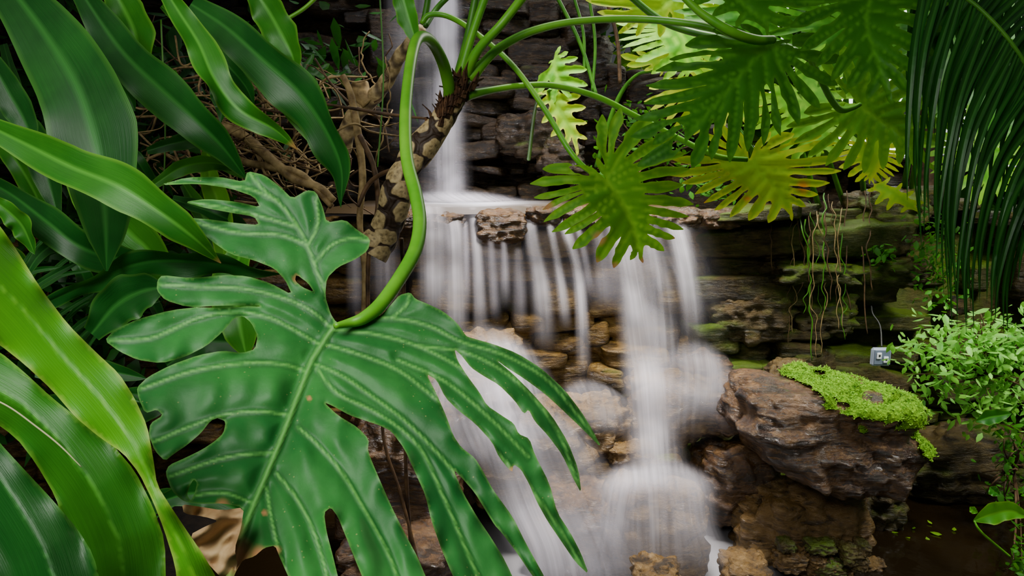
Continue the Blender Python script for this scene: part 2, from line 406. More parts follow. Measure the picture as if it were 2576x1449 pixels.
import bmesh
def ico(sub):
    bm=bmesh.new(); bmesh.ops.create_icosphere(bm,subdivisions=sub,radius=1); V=np.array([v.co[:] for v in bm.verts]); Fc=[tuple(v.index for v in f.verts) for f in bm.faces]; bm.free(); return V,Fc
IC5=ico(6); IC4=ico(5)
def boulder_geo(c,r,seed,rough=1.,strata=.03,hi=False):
    V,Fc=IC5 if hi else IC4
    P=V/((np.abs(V)**3.6).sum(1)**(1/3.6))[:,None]
    off=Vector((seed*3.7,seed*1.3,seed*9.1)); D=np.empty(len(P))
    r=np.array(r); m=r.mean()
    for i,p in enumerate(P):
        v=Vector(p*r/m)
        D[i]=.20*noise.noise(v*1.1+off)+.12*noise.noise(v*2.6+off)+.06*noise.noise(v*6+off)-.12*max(0,.25-noise.noise(v*1.9+off,noise_basis='VORONOI_F2F1'))+.022*noise.noise(v*14+off)+.010*noise.noise(v*32+off)
    P=P*(1+D[:,None]*rough)
    Q=P*r
    lay=np.sin(Q[:,2]/m*16+3*snoise(Q/m,2.2,seed)); Q[:,:2]*= (1+strata*np.sign(lay)*np.abs(lay)**.5)[:,None]
    return Q+np.array(c),Fc
def boulder(px,py,d,rx,ry,rd,seed,mat,name='boulder',label='wet brown boulder in the cascade',cat='rock',hi=False,parent=None,rough=1.,**m):
    V,Fc=boulder_geo(W(px,py,d),(rx/F*d,rd,ry/F*d),seed,rough,hi=hi)
    if parent is not None: return add(name,V,Fc,mat,parent,**m)
    return add(name,V,Fc,mat,label=label,category=cat,**m)

# ================================================================ SETTING
def ywl(x,z): return 4.22+.05*math.sin(x*3)+(.16 if x>1.3 else 0)-.05*(2.1-z)
stack('wall_back',-3.9,1.25,.1,lambda x:1.98,ywl,M_wall,1,hr=(.08,.22),wr=(.16,.5),dj=.06,warp=.035,kind='structure',label='warm brown stacked stone wall wet behind the water curtain',category='wall')
stack('wall_right',1.25,4.3,.1,lambda x:2.05+.06*math.sin(x*5),lambda x,z:4.30+.12*math.sin(x*2.4+1)-.06*(2.1-z),M_wallr,2,hr=(.06,.20),wr=(.2,.75),dj=.15,warp=.06,skip=.14,kind='structure',label='dark mossy stacked flagstone retaining wall',category='wall')
stack('wall_upper',-4.8,3.2,1.9,lambda x:4.6 if x<.75 else (3.0 if x<1.5 else 2.35),lambda x,z:5.35+.10*math.sin(x*2)+.1*(z-2),M_wallu,3,hr=(.07,.22),wr=(.15,.55),dj=.12,warp=.06,kind='structure',label='shaded upper stacked stone wall above the pool',category='wall')
def grid(name,x0,x1,y0,y1,z,n,amp,mat,seed=5,**m):
    xs=np.linspace(x0,x1,n); ys=np.linspace(y0,y1,n); X,Y=np.meshgrid(xs,ys); P=np.column_stack([X.ravel(),Y.ravel(),np.zeros(n*n)])
    P[:,2]=z+amp*snoise(P,3,seed)
    Fc=[(i*n+j,i*n+j+1,(i+1)*n+j+1,(i+1)*n+j) for i in range(n-1) for j in range(n-1)]
    return add(name,P,Fc,mat,**m)
grid('floor',-7,8,-2,10,.15,80,.02,M_soil,kind='structure',label='dark wet soil and rock ground',category='ground')
grid('floor_terrace',-4.6,8.5,4.4,8.9,1.98,70,.02,M_soil,kind='structure',label='dark soil terrace above the stone wall',category='ground')

m,nt=newmat('bright_glazing'); e=N(nt,'ShaderNodeEmission'); e.inputs[0].default_value=(.93,1,.96,1); e.inputs[1].default_value=3.6
o=N(nt,'ShaderNodeOutputMaterial'); nt.links.new(e.outputs[0],o.inputs[0]); M_glz=m
add('window_1',[(1.8,9,2.2),(6.6,9,2.2),(6.6,9,5.0),(1.8,9,5.0)],[(0,1,2,3)],M_glz,kind='structure',label='bright daylit conservatory glazing',category='window')
M_frame=simple('white_frame',(.6,.6,.58),(.75,.75,.72),5,.5)
bv=[];bf=[]
def box(c,s):
    k=len(bv)
    for dx in (-1,1):
        for dy in (-1,1):
            for dz in (-1,1): bv.append((c[0]+dx*s[0]/2,c[1]+dy*s[1]/2,c[2]+dz*s[2]/2))
    for f in ((0,1,3,2),(4,6,7,5),(0,4,5,1),(2,3,7,6),(0,2,6,4),(1,5,7,3)): bf.append(tuple(k+i for i in f))
for i in range(6): box((1.8+i*.96,8.95,3.6),(.06,.06,2.8))
for z in (2.2,3.1,4.1,5.0): box((4.2,8.95,z),(4.9,.06,.06))
add('trim_1',bv,bf,M_frame,smooth=False,kind='structure',label='white conservatory glazing bars',category='window frame')

# ================================================================ WATER
def poolmat(name,bc,ro):
    m,nt=newmat(name); L=nt.links
    b=N(nt,'ShaderNodeBsdfPrincipled'); setin(b,Roughness=ro); b.inputs['Base Color'].default_value=(*bc,1); b.inputs['IOR'].default_value=1.25
    nz=noisen(nt,pos(nt),9,3); bp=N(nt,'ShaderNodeBump'); setin(bp,Strength=.10,Distance=.02); L.new(nz,bp.inputs['Height']); L.new(bp.outputs[0],b.inputs['Normal'])
    d=N(nt,'ShaderNodeBsdfDiffuse'); d.inputs[0].default_value=(.88,.87,.95,1)
    mx=N(nt,'ShaderNodeMixShader'); L.new(attr(nt,'dens'),mx.inputs[0]); L.new(b.outputs[0],mx.inputs[1]); L.new(d.outputs[0],mx.inputs[2])
    o=N(nt,'ShaderNodeOutputMaterial'); L.new(mx.outputs[0],o.inputs[0]); return m
M_pool=poolmat('pool_water',(.010,.006,.002),.05); M_poolu=poolmat('shallow_water',(.05,.032,.012),.45)
n=70; xs=np.linspace(-1.1,1.1,n); ys=np.linspace(4.0,5.2,n); X,Y=np.meshgrid(xs,ys); P=np.column_stack([X.ravel(),Y.ravel(),np.full(n*n,2.085)])
P[:,2]+=.006*snoise(P,12,4)-.04*np.clip((4.10-P[:,1])/.10,0,1)**2
fo=np.exp(-(((P[:,0]+.30)/.34)**2))*np.exp(-((P[:,1]-4.8)/.5)**2)*1.2*(1+.25*snoise(P,8,44))
add('pool',P,[(i*n+j,i*n+j+1,(i+1)*n+j+1,(i+1)*n+j) for i in range(n-1) for j in range(n-1)],M_poolu,attrs=dict(dens=np.clip(fo,0,1)),label='shallow foaming pool on the upper stone ledge',category='pool of water')
n=50; xs=np.linspace(-1.6,4.4,n); ys=np.linspace(1.6,4.5,n); X,Y=np.meshgrid(xs,ys); P=np.column_stack([X.ravel(),Y.ravel(),np.full(n*n,.34)])
fo=np.exp(-(((P[:,0]-.55)/.5)**2+((P[:,1]-3.1)/.5)**2))*1.0
add('pool',P,[(i*n+j,i*n+j+1,(i+1)*n+j+1,(i+1)*n+j) for i in range(n-1) for j in range(n-1)],M_pool,attrs=dict(dens=np.clip(fo,0,1)),label='dark still pool at the foot of the cascade',category='pool of water')

fall=empty('waterfall',W(1500,1449,3.4),label='silky white cascade pouring over stone ledges and boulders',category='waterfall')
fallu=empty('waterfall',W(1110,500,4.9),label='narrow white fall dropping down the dark upper wall',category='waterfall')
def stream(pts,dens,parent,mat=None,seed=0,bul=.2,top=.05,bot=.12,name='water_stream',pw=2.2,dome=0.):
    n=48; A=catmull(np.asarray(pts,float),n); nu=17; U=np.linspace(-1,1,nu); t=np.linspace(0,1,n)
    V=[];De=[];ac=[];al=[]
    for i in range(n):
        w=A[i,3]*1.15; X=A[i,0]+U*w; d=A[i,2]+bul*(U**2-1)*w/F*A[i,2]
        V.append(np.column_stack([X,A[i,1]+dome*U**2*w,d]))
        pr=np.interp(t[i],[0,top,1-bot,1],[0 if top>.02 else .8,1,1,0]); pr=pr*pr*(3-2*pr)
        De.append(dens*pr*(np.cos(U*math.pi/2)**pw)); ac.append(U*w/18.+seed*7.7); al.append(np.full(nu,A[i,1]/160.))
    Fc=[(i*nu+j,i*nu+j+1,(i+1)*nu+j+1,(i+1)*nu+j) for i in range(n-1) for j in range(nu-1)]
    V=WA(np.vstack(V))
    return add(name,V,Fc,mat or M_water,parent,attrs=dict(dens=np.concatenate(De),across=np.concatenate(ac),along=np.concatenate(al),rnd=np.full(len(V),seed*1.7)))
stream([(1100,-120,4.68,60),(1108,100,4.72,66),(1113,300,4.78,64),(1115,510,4.8,70)],.62,fallu,seed=1,top=.01,bot=.04)
stream([(1122,-120,4.64,32),(1126,150,4.68,38),(1130,505,4.75,44)],.98,fallu,seed=2,top=.01,bot=.04)
stream([(1020,-120,4.7,50),(1020,150,4.74,60),(1040,380,4.8,60)],.35,fallu,seed=3,top=.01,bot=.5)
stream([(1130,474,4.72,70),(1150,492,4.62,130),(1190,512,4.5,200)],.8,fallu,seed=4,bot=.3,top=.5)
C=[([(890,600,4.0,20),(892,700,4.0,24),(893,810,4.0,26)],.30),
([(960,560,4.0,40),(965,680,3.98,46),(968,820,3.98,40)],.26),
([(1080,510,4.08,38),(1088,560,3.94,42),(1090,660,3.9,40),(1092,820,3.9,46)],.88),
([(1122,514,4.08,22),(1142,580,3.94,28),(1146,700,3.9,30),(1148,880,3.9,40)],.72),
([(1168,516,4.06,8),(1172,600,3.96,10),(1174,700,3.94,12),(1176,800,3.92,18)],.4),
([(1188,516,4.04,12),(1197,600,3.94,15),(1204,700,3.92,17),(1212,880,3.9,28)],.62),
([(1234,600,3.92,10),(1240,700,3.92,14),(1246,820,3.9,22)],.3),
([(1267,605,3.92,10),(1270,680,3.92,12),(1272,780,3.9,18)],.38),
([(1330,514,4.08,16),(1338,600,3.94,20),(1360,720,3.9,28),(1372,900,3.88,42)],.7),
([(1302,620,3.95,14),(1306,700,3.95,18),(1310,840,3.9,26)],.28),
([(1372,518,4.08,10),(1390,600,3.94,12),(1412,720,3.9,15),(1424,840,3.88,22)],.58),
([(1400,518,4.08,14),(1430,600,3.94,16),(1458,720,3.9,17),(1470,980,3.85,24)],.80),
([(1440,524,4.06,10),(1466,620,3.95,12),(1490,760,3.92,18)],.36),
([(1490,526,4.04,20),(1512,620,3.94,24),(1524,790,3.9,36)],.34),
([(1530,526,4.04,20),(1548,640,3.92,28),(1560,800,3.88,44)],.36),
([(1558,518,4.08,40),(1582,640,3.9,44),(1606,780,3.85,54),(1632,970,3.8,68)],.95),
([(1610,518,4.08,34),(1640,640,3.92,38),(1658,780,3.86,48),(1668,960,3.8,62)],.55),
([(1680,518,4.08,32),(1712,610,3.94,34),(1735,740,3.9,32),(1748,900,3.86,42)],.97),
([(1640,530,4.05,130),(1690,640,3.97,120),(1740,760,3.93,110),(1760,900,3.9,90)],.14),
([(1200,520,4.1,200),(1210,640,4.04,210),(1220,800,4.0,200)],.12),
([(1400,520,4.1,150),(1430,640,4.04,160),(1460,800,4.0,150)],.10)]
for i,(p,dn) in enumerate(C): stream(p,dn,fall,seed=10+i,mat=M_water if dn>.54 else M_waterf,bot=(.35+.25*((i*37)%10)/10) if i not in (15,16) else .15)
D=[([(1620,860,3.74,60),(1635,960,3.55,76),(1645,1090,3.5,70),(1655,1220,3.3,95)],.82,0),
([(1745,845,3.8,50),(1748,885,3.66,90),(1755,950,3.6,100),(1745,1080,3.55,90)],.55,.3),
([(1790,900,3.7,40),(1815,980,3.62,60),(1820,1100,3.6,70)],.22,.2),
([(1690,930,3.66,90),(1690,990,3.5,130),(1685,1120,3.42,100)],.22,.2),
([(1215,806,3.66,70),(1230,850,3.55,110),(1262,940,3.45,130),(1300,1080,3.35,130)],.82,.25),
([(1470,945,3.62,60),(1495,995,3.5,100),(1510,1100,3.45,100)],.45,.35)]
for i,(p,dn,dm_) in enumerate(D): stream(p,dn,fall,seed=40+i,top=.3,bot=.4,dome=dm_)
rs=np.random.RandomState(77)
for k in range(-3,4):
    a=abs(k)
    stream([(1646+k*26,1150+a*5,3.30,36),(1648+k*36,1200+a*9,3.08,48),(1650+k*43+rs.uniform(-8,8),1300+a*8,2.99,40),(1656+k*48+rs.uniform(-10,10),1400,2.96,42),(1662+k*54,1500,2.95,48)],rs.uniform(.28,.62)-.06*a,fall,seed=60+k,top=.22,bot=.45)
stream([(1640,1140,3.30,90),(1646,1195,3.08,150),(1650,1250,2.98,160)],.66,fall,seed=70,top=.45,bot=.5,dome=.15)
for k in range(5):
    stream([(1190+k*18,850,3.5,44),(1120+k*34,940,3.4,54),(1110+k*44,1060,3.3,56),(1170+k*46,1200,3.2,56)],rs.uniform(.35,.72),fall,seed=80+k,top=.25,bot=.4)
for k in range(6):
    stream([(1255+k*20,1010,3.3,50),(1240+k*40,1110,3.18,60),(1290+k*44,1270,3.1,62),(1340+k*44,1390,3.02,64),(1360+k*46,1520,3.0,66)],rs.uniform(.5,.9)-.08*k,fall,seed=90+k,top=.2,bot=.2)

# ================================================================ BOULDERS
G="cascade boulders"
bl=[(1225,905,3.85,85,75,.16,1,M_rockt,'wet tan boulder splashed by the cascade'),
(1480,1075,3.72,115,85,.2,2,M_rockt,'broad wet tan boulder with foam sliding over it'),
(1690,1020,3.78,125,90,.2,3,M_rockt,'wet tan boulder under the main water stream'),
(1765,950,3.95,75,65,.15,4,M_rock,'small rounded wet brown boulder by the wall'),
(1640,1350,3.26,135,165,.22,5,M_rockt,'tall brown boulder with water sheeting down its face'),
(1585,1140,3.6,65,36,.12,6,M_rockt,'flat tan stone between two streams'),
(1870,1010,3.75,110,80,.2,8,M_rock,'dark wet brown boulder beside the cascade'),
(2000,1340,3.55,165,140,.26,9,M_rockt,'large pitted brown boulder carrying the mossy one'),
(1850,1210,3.75,120,110,.22,10,M_rock,'shadowed wet boulder behind the cascade'),
(1870,1432,2.95,62,40,.12,11,M_rockt,'small smooth tan stone at the pool edge'),
(1650,1452,2.85,62,44,.12,12,M_rockt,'rounded tan stone in the foaming water'),
(1330,1130,3.65,160,140,.26,13,M_rockt,'brown boulder under white flowing water'),
(1450,1330,3.4,130,130,.24,14,M_rock,'brown boulder half veiled by white water'),
(1020,1180,3.5,170,190,.25,15,M_rock,'dark wet rock wall chunk beneath the leaves'),
(1010,1400,3.3,170,120,.25,16,M_rock,'dark reddish wet rock near the water'),
(2215,1250,3.8,50,90,.14,17,M_rockm,'narrow mossy stone standing at the pool edge'),
(1140,1020,3.75,130,110,.2,18,M_rockt,'brown boulder behind the white flow'),
(2430,1160,4.1,170,100,.2,19,M_wallr,'dark mossy stone beneath the shrub'),
(1262,570,4.02,70,46,.13,20,M_rock,'wet brown stone blocking the lip of the ledge'),
(2045,685,4.12,130,32,.2,21,M_wallr,'flat mossy stone slab jutting from the wall'),
(1960,600,4.25,150,60,.2,22,M_wallr,'mossy stone at the top of the wall'),
(1890,790,4.2,115,75,.16,27,M_rockm,'reddish layered stone in the mossy wall'),
(2230,530,4.35,110,55,.2,23,M_rockm,'moss covered stone on top of the wall'),
(2220,680,4.25,120,40,.2,31,M_wallr,'flat dark stone slab in the wall'),
(2060,790,4.25,90,60,.15,32,M_wallr,'blocky dark stone in the wall'),
(1990,935,3.5,60,30,.1,24,M_rockm,'small flat stone resting on the boulder'),
(1410,400,5.0,60,50,.15,25,M_wallu,'wet reddish stone in the upper wall'),
(1330,340,5.1,90,60,.15,26,M_wallu,'wet stone in the upper wall')]
for i,(px,py,d,rx,ry,rd,sd,mt,lb) in enumerate(bl): boulder(px,py,d,rx,ry,rd,sd,mt,label=lb,group=G,rough=.6 if sd==20 else 1.)
rr=np.random.RandomState(3)
for i in range(18):
    px=rr.uniform(1960,2190); py=1395+rr.uniform(-25,60)-abs(px-2080)*.05; 
    boulder(px,py,3.25+rr.uniform(-.1,.15),rr.uniform(18,42),rr.uniform(15,30),.05,50+i,M_rockm if i%2 else M_rockt,name='stone',label='small brown stone in the heap by the pool',group='small stones heaped by the pool')
for i,(px,w,py) in enumerate(((1030,60,550),(1130,52,556),(1370,50,544),(1470,66,544),(1590,72,550),(1710,60,546),(1800,55,550))):
    boulder(px,py,4.08,w,26,.13,80+i,M_rock,name='ledge_stone',label='flat wet stone forming the waterfall lip',group='flat stones along the waterfall lip',rough=.7)
LT=np.array([(0,0,0),(.3,0,.03),(.65,0,.03),(1,0,-.05),(.3,.26,-.05),(.65,.22,-.06),(.3,-.26,-.05),(.65,-.22,-.06)],float)
LFt=[(0,1,4),(1,2,5,4),(2,3,5),(0,6,1),(6,7,2,1),(7,3,2)]
def foliage(name,centres,size,mat,seed,parent=None,elong=1.,down=.3,**m):
    r=np.random.RandomState(seed); V=[];Fc=[];rn=[];k=0
    for c in centres:
        a=r.uniform(0,6.28); e=r.uniform(-.9,.5)-down; s=size*r.uniform(.5,1.3); ro=r.uniform(-.8,.8)
        R=Matrix.Rotation(a,3,'Z')@Matrix.Rotation(-e,3,'Y')@Matrix.Rotation(ro,3,'X')
        P=(LT*np.array([s*elong,s,s]))@np.array(R).T+np.array(c); V.append(P); Fc+=[tuple(k+i for i in f) for f in LFt]; k+=8; rn.append(np.full(8,r.rand()**2))
    return add(name,np.vstack(V),Fc,mat,parent,attrs=dict(rnd=np.concatenate(rn)),**m)
# big boulder with moss
bb=empty('boulder',W(2070,1230,3.3),label='big wet layered brown boulder capped with bright green moss',category='rock',group=G)
Vb,Fb=boulder_geo(W(2062,1085,3.3),(228/F*3.3,.30,138/F*3.3),33,.62,.022,hi=True)
c=np.array(W(2062,1085,3.3)); 
q=(Vb-c); sl=np.clip(-q[:,2]/.25,0,1); Vb[:,0]=c[0]+q[:,0]*(1-.28*sl)+.10*sl; Vb[:,2]+= -.06*(Vb[:,0]-c[0])
Vb+= (q/np.linalg.norm(q,axis=1)[:,None])*(.010*np.tanh(3*snoise(Vb*np.array([.4,.4,1.6]),30,41))+.006*snoise(Vb,60,42))[:,None]
add('rock_body',Vb,Fb,M_rock,bb)
q=Vb-c
q3=Vb[np.array(Fb)]; fn=np.cross(q3[:,1]-q3[:,0],q3[:,2]-q3[:,0]); fn/=np.linalg.norm(fn,axis=1)[:,None]+1e-9
vn=np.zeros_like(Vb)
for j in range(3): np.add.at(vn,np.array(Fb)[:,j],fn)
vn/=np.linalg.norm(vn,axis=1)[:,None]+1e-9
sel=(q[:,2]>.15+.045*snoise(Vb,14,8)+.02*snoise(Vb,40,28)-.36*np.clip(q[:,0],-.1,.5)*.9)&(q[:,0]>-.12+.04*snoise(Vb,12,18))&(q[:,0]<.46)&(vn[:,2]>-.05)&(snoise(Vb,22,38)>-1.2)
Fm=[f for f in Fb if all(sel[list(f)])]
us=np.unique(np.array(Fm)); rm=-np.ones(len(Vb),int); rm[us]=np.arange(len(us))
Vm=Vb[us]+vn[us]*(.012+.006*RS.rand(len(us))+.010*snoise(Vb[us],32,9))[:,None]
add('moss',Vm,rm[np.array(Fm)],M_moss,bb,label='bright yellow-green moss')
cs=[Vm[i]+RS.normal(0,.003,3) for i in RS.randint(0,len(Vm),12000)]
foliage('moss_tuft',cs,.010,M_mosst,77,bb,elong=1.2,down=-.5,kind='stuff',label='tiny bright moss leaves')

# ================================================================ HERO LEAF
phil=empty('philodendron',W(950,640,2.2),label='large tree philodendron with scarred trunk and deeply lobed leaves',category='plant')
outl=[(862,812),(905,803),(955,797),(985,765),(1005,742),(1032,735),(1045,752),(1075,764),(1115,783),(1150,812),(1172,845),(1185,850),(1240,865),(1300,888),(1360,925),(1420,980),(1462,1035),(1490,1080),(1514,1128),
(1468,1082),(1420,1036),(1370,990),(1315,950),(1275,925),(1248,905),
(1290,940),(1335,985),(1388,1045),(1428,1110),(1455,1180),(1463,1243),(1440,1200),(1415,1145),(1378,1095),(1345,1060),(1330,1030),(1318,1042),(1295,1008),(1255,968),(1215,945),(1185,925),(1160,893),(1143,878),
(1150,905),(1175,945),(1205,985),(1225,1020),(1262,1045),(1293,1065),(1305,1092),(1332,1103),(1346,1145),(1382,1215),(1402,1290),(1435,1340),(1462,1392),(1482,1446),
(1448,1415),(1412,1362),(1378,1312),(1350,1262),(1330,1215),(1310,1180),(1292,1168),(1288,1190),(1255,1150),(1238,1112),(1195,1065),(1152,1032),(1120,1000),(1098,955),(1072,940),
(1098,990),(1122,1045),(1140,1095),(1160,1125),(1195,1152),(1215,1185),(1240,1232),(1290,1300),(1322,1365),(1375,1460),(1395,1520),
(1340,1450),(1300,1390),(1262,1340),(1245,1322),(1225,1290),(1195,1240),(1160,1200),(1140,1180),(1165,1240),(1200,1300),(1235,1352),(1262,1395),(1285,1440),(1310,1500),(1200,1500),(1160,1490),
(1135,1440),(1110,1380),(1085,1310),(1070,1245),(1045,1190),(1018,1130),(985,1085),(955,1070),(925,1060),(880,1045),(835,1020),(815,1012),
(850,1045),(900,1075),(928,1105),(925,1135),(950,1195),(985,1275),(1020,1345),(1050,1400),(1075,1460),(1090,1520),(960,1520),
(915,1460),(890,1400),(868,1345),(850,1300),(832,1276),(815,1290),(822,1340),(838,1400),(850,1450),(870,1520),(760,1520),
(725,1450),(705,1405),(692,1372),(665,1378),(640,1400),(612,1408),(596,1432),(580,1470),(566,1455),(572,1425),(560,1385),(575,1340),(600,1300),(612,1276),
(560,1266),(505,1268),(462,1262),(432,1235),(416,1190),(425,1170),(470,1150),(510,1130),(540,1110),(562,1090),(568,1062),(552,1050),(530,1058),(505,1090),(470,1120),(440,1140),(415,1160),(390,1135),(374,1095),(378,1065),(410,1045),(395,1030),(365,1040),(348,1000),(344,975),(372,948),(430,918),(500,893),(560,882),(610,888),(642,878),(648,845),(632,812),(612,795),(590,800),(560,835),(520,870),(465,898),(405,914),(345,905),(300,884),(263,857),(285,832),(345,803),(430,780),(520,770),(600,768),(655,772),(650,768),(560,775),(470,772),(415,755),(394,730),(396,705),(408,692),(480,700),(560,692),(620,694),(680,712),(735,742),
(718,705),(690,675),(640,655),(580,640),(530,605),(490,568),(476,548),(530,552),(600,562),(652,566),(640,545),(580,535),(510,522),(462,508),(520,500),(600,508),(655,522),(640,495),(580,474),(500,462),(398,466),(470,446),(550,444),(615,458),(622,430),(665,440),(705,470),(735,500),(772,478),(795,482),(812,520),(822,560),(868,552),(898,578),(932,600),(926,630),(895,652),(850,672),(822,700),(818,745),(832,790),(845,810)]
mid=[(845,815),(820,850),(785,905),(750,995),(712,1095),(672,1190),(630,1290),(598,1380),(575,1460)]
veins=[mid,
[(845,815),(835,770),(800,690),(770,610),(720,530),(660,475),(625,432)],
[(790,665),(830,620),(880,600),(930,605)],[(775,620),(800,560),(795,500)],[(772,615),(700,590),(600,585),(490,560)],[(745,570),(660,545),(560,522),(470,508)],[(700,505),(600,470),(410,465)],
[(850,818),(900,808),(985,800),(1080,820),(1160,860),(1260,890),(1370,950),(1450,1040),(1510,1120)],[(985,800),(1020,770),(1030,745)],
[(835,830),(940,840),(1050,870),(1150,920),(1240,980),(1330,1060)],[(1050,870),(1180,890),(1300,960),(1400,1080),(1458,1230)],
[(815,865),(900,890),(1000,930),(1080,990),(1200,1090),(1290,1180),(1380,1290),(1475,1440)],[(1000,905),(1120,960),(1230,1050),(1330,1150)],
[(790,915),(860,945),(940,1000),(1020,1060),(1110,1150),(1200,1260),(1280,1370),(1360,1480)],
[(795,925),(850,990),(950,1040),(1050,1120),(1120,1260),(1180,1400),(1220,1490)],
[(750,1075),(800,1120),(860,1190),(920,1290),(980,1400),(1010,1490)],
[(695,1190),(750,1260),(790,1340),(820,1440),(830,1500)],
[(670,1225),(680,1290),(700,1380),(730,1480)],
[(838,828),(780,780),(700,745),(600,725),(480,720),(400,715)],
[(810,870),(740,830),(680,800),(600,785),(500,800),(380,850),(275,856)],
[(775,935),(700,915),(600,915),(480,935),(350,980)],
[(730,1045),(650,1035),(560,1045),(460,1080),(380,1115)],
[(690,1140),(600,1145),(520,1165),(425,1200)],
[(640,1268),(560,1240),(470,1250)]]
veins=[catmull(np.array(v_,float),28) for v_ in veins]
def hero_depth(X,dv,de,dm):
    x,y=X[:,0],X[:,1]
    d=1.12-.00042*(y-815)*np.where(y>815,1,.7)
    d+= .00010*np.clip(x-850,0,700)-.00012*np.clip(750-x,0,500)
    d+= .00000035*np.clip(x-1000,0,600)**2
    P3=np.column_stack([X/120.,np.zeros(len(X))])
    d+= .009*snoise(P3,.9,21)+.0030*snoise(P3,2.6,22)+.0028*snoise(P3*np.array([1.2,.5,1]),8,23)*(1-np.exp(-(dv/25)**2))
    d+= .009*np.exp(-(dv/26)**2)-.003*np.exp(-(dv/5)**2)
    d+= .014*np.exp(-(dm/40)**2)-.009*np.exp(-(dm/12)**2)
    d+= .006*np.sin(x/27.+y/19.)*np.exp(-de/12)
    return d
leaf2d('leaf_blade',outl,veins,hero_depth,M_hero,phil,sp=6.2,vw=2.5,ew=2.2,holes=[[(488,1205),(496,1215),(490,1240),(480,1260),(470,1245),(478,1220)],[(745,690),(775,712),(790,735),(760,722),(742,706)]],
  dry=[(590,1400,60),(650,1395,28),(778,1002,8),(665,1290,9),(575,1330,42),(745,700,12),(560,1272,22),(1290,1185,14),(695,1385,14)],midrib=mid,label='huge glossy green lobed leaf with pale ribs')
def wd(X,dv,de,dm): 
    return .84+.010*np.sin(X[:,0]/16.+X[:,1]/22.)+.018*np.exp(-(dv/14)**2)+.004*np.sin(X[:,1]/8.)
M_dryl=simple('dry_leaf',(.28,.15,.06),(.60,.42,.21),16,.7,.4,.003)
leaf2d('dry_leaf_scrap',[(614,1276),(560,1284),(500,1274),(458,1268),(462,1292),(515,1300),(550,1310),(515,1325),(478,1345),(498,1375),(508,1402),(530,1425),(555,1452),(575,1470),(598,1425),(590,1380),(606,1330)],[[(612,1280),(500,1290)],[(600,1320),(500,1370)],[(598,1340),(540,1420)]],wd,M_dryl,phil,sp=6,label='crinkled dry tan leaf edge')

def add_tube(pts,mat=M_stalk,name='leaf_stalk',**k): return tube(name,pts,mat,phil,**k)
add_tube([(1128,262,2.2,14),(1130,225,2.16,15),(1115,160,2.1,15),(1088,108,2.0,14),(1062,92,1.9,14),(1044,110,1.82,14),(1030,180,1.72,14),(1020,290,1.6,15),(1024,400,1.5,16),(1046,490,1.42,17),(1056,560,1.36,17),(1044,630,1.3,18),(1005,700,1.23,18),(958,765,1.17,18),(915,800,1.14,16),(880,812,1.13,12),(842,820,1.11,7)],n=130,ns=20)
add_tube([(1155,215,2.2,17),(1165,165,2.2,12),(1190,80,2.2,10),(1225,-20,2.2,10)])
add_tube([(1162,210,2.2,15),(1200,130,2.15,12),(1262,60,2.1,11),(1325,-20,2.1,11)])
add_tube([(1150,200,2.25,12),(1175,100,2.3,10),(1200,-20,2.3,10)],M_stalkd)
add_tube([(1180,200,2.2,18),(1215,160,2.2,12),(1260,118,2.2,11),(1340,78,2.2,10),(1450,54,2.2,9),(1600,48,2.2,9),(1750,62,2.15,9),(1850,88,2.1,9),(1930,105,2.1,8)],n=80)
add_tube([(1175,240,2.2,13),(1230,228,2.25,9),(1300,217,2.3,8),(1390,215,2.35,8),(1500,243,2.4,8),(1600,293,2.45,8),(1700,345,2.5,8),(1800,392,2.5,7),(1880,402,2.5,6)],n=80)
add_tube([(1060,60,2.4,6),(1080,38,2.4,7),(1130,42,2.4,7),(1200,85,2.35,7),(1290,165,2.3,7),(1370,275,2.25,7),(1430,375,2.2,7),(1475,425,2.2,7),(1525,450,2.2,6)],n=80)
add_tube([(1700,-30,2.0,9),(1760,30,2.0,10),(1840,80,2.0,12),(1900,100,2.05,12),(1945,100,2.1,10)])
add_tube([(2040,150,2.4,8),(2065,200,2.4,8),(2090,248,2.4,8),(2115,276,2.4,8),(2145,272,2.4,6),(2165,262,2.4,5)])
add_tube([(1560,-30,2.6,8),(1680,60,2.6,9),(1840,100,2.5,9),(1960,110,2.5,8),(2040,150,2.4,8)],M_stalkd)
add_tube([(1065,60,2.5,8),(1075,10,2.5,8),(1080,-30,2.5,8)],M_stalkd)
add_tube([(1070,66,2.45,7),(1100,20,2.5,7),(1140,-20,2.5,7)],M_stalkd)
add_tube([(700,60,2.3,5),(760,25,2.3,5),(800,-10,2.3,5)])

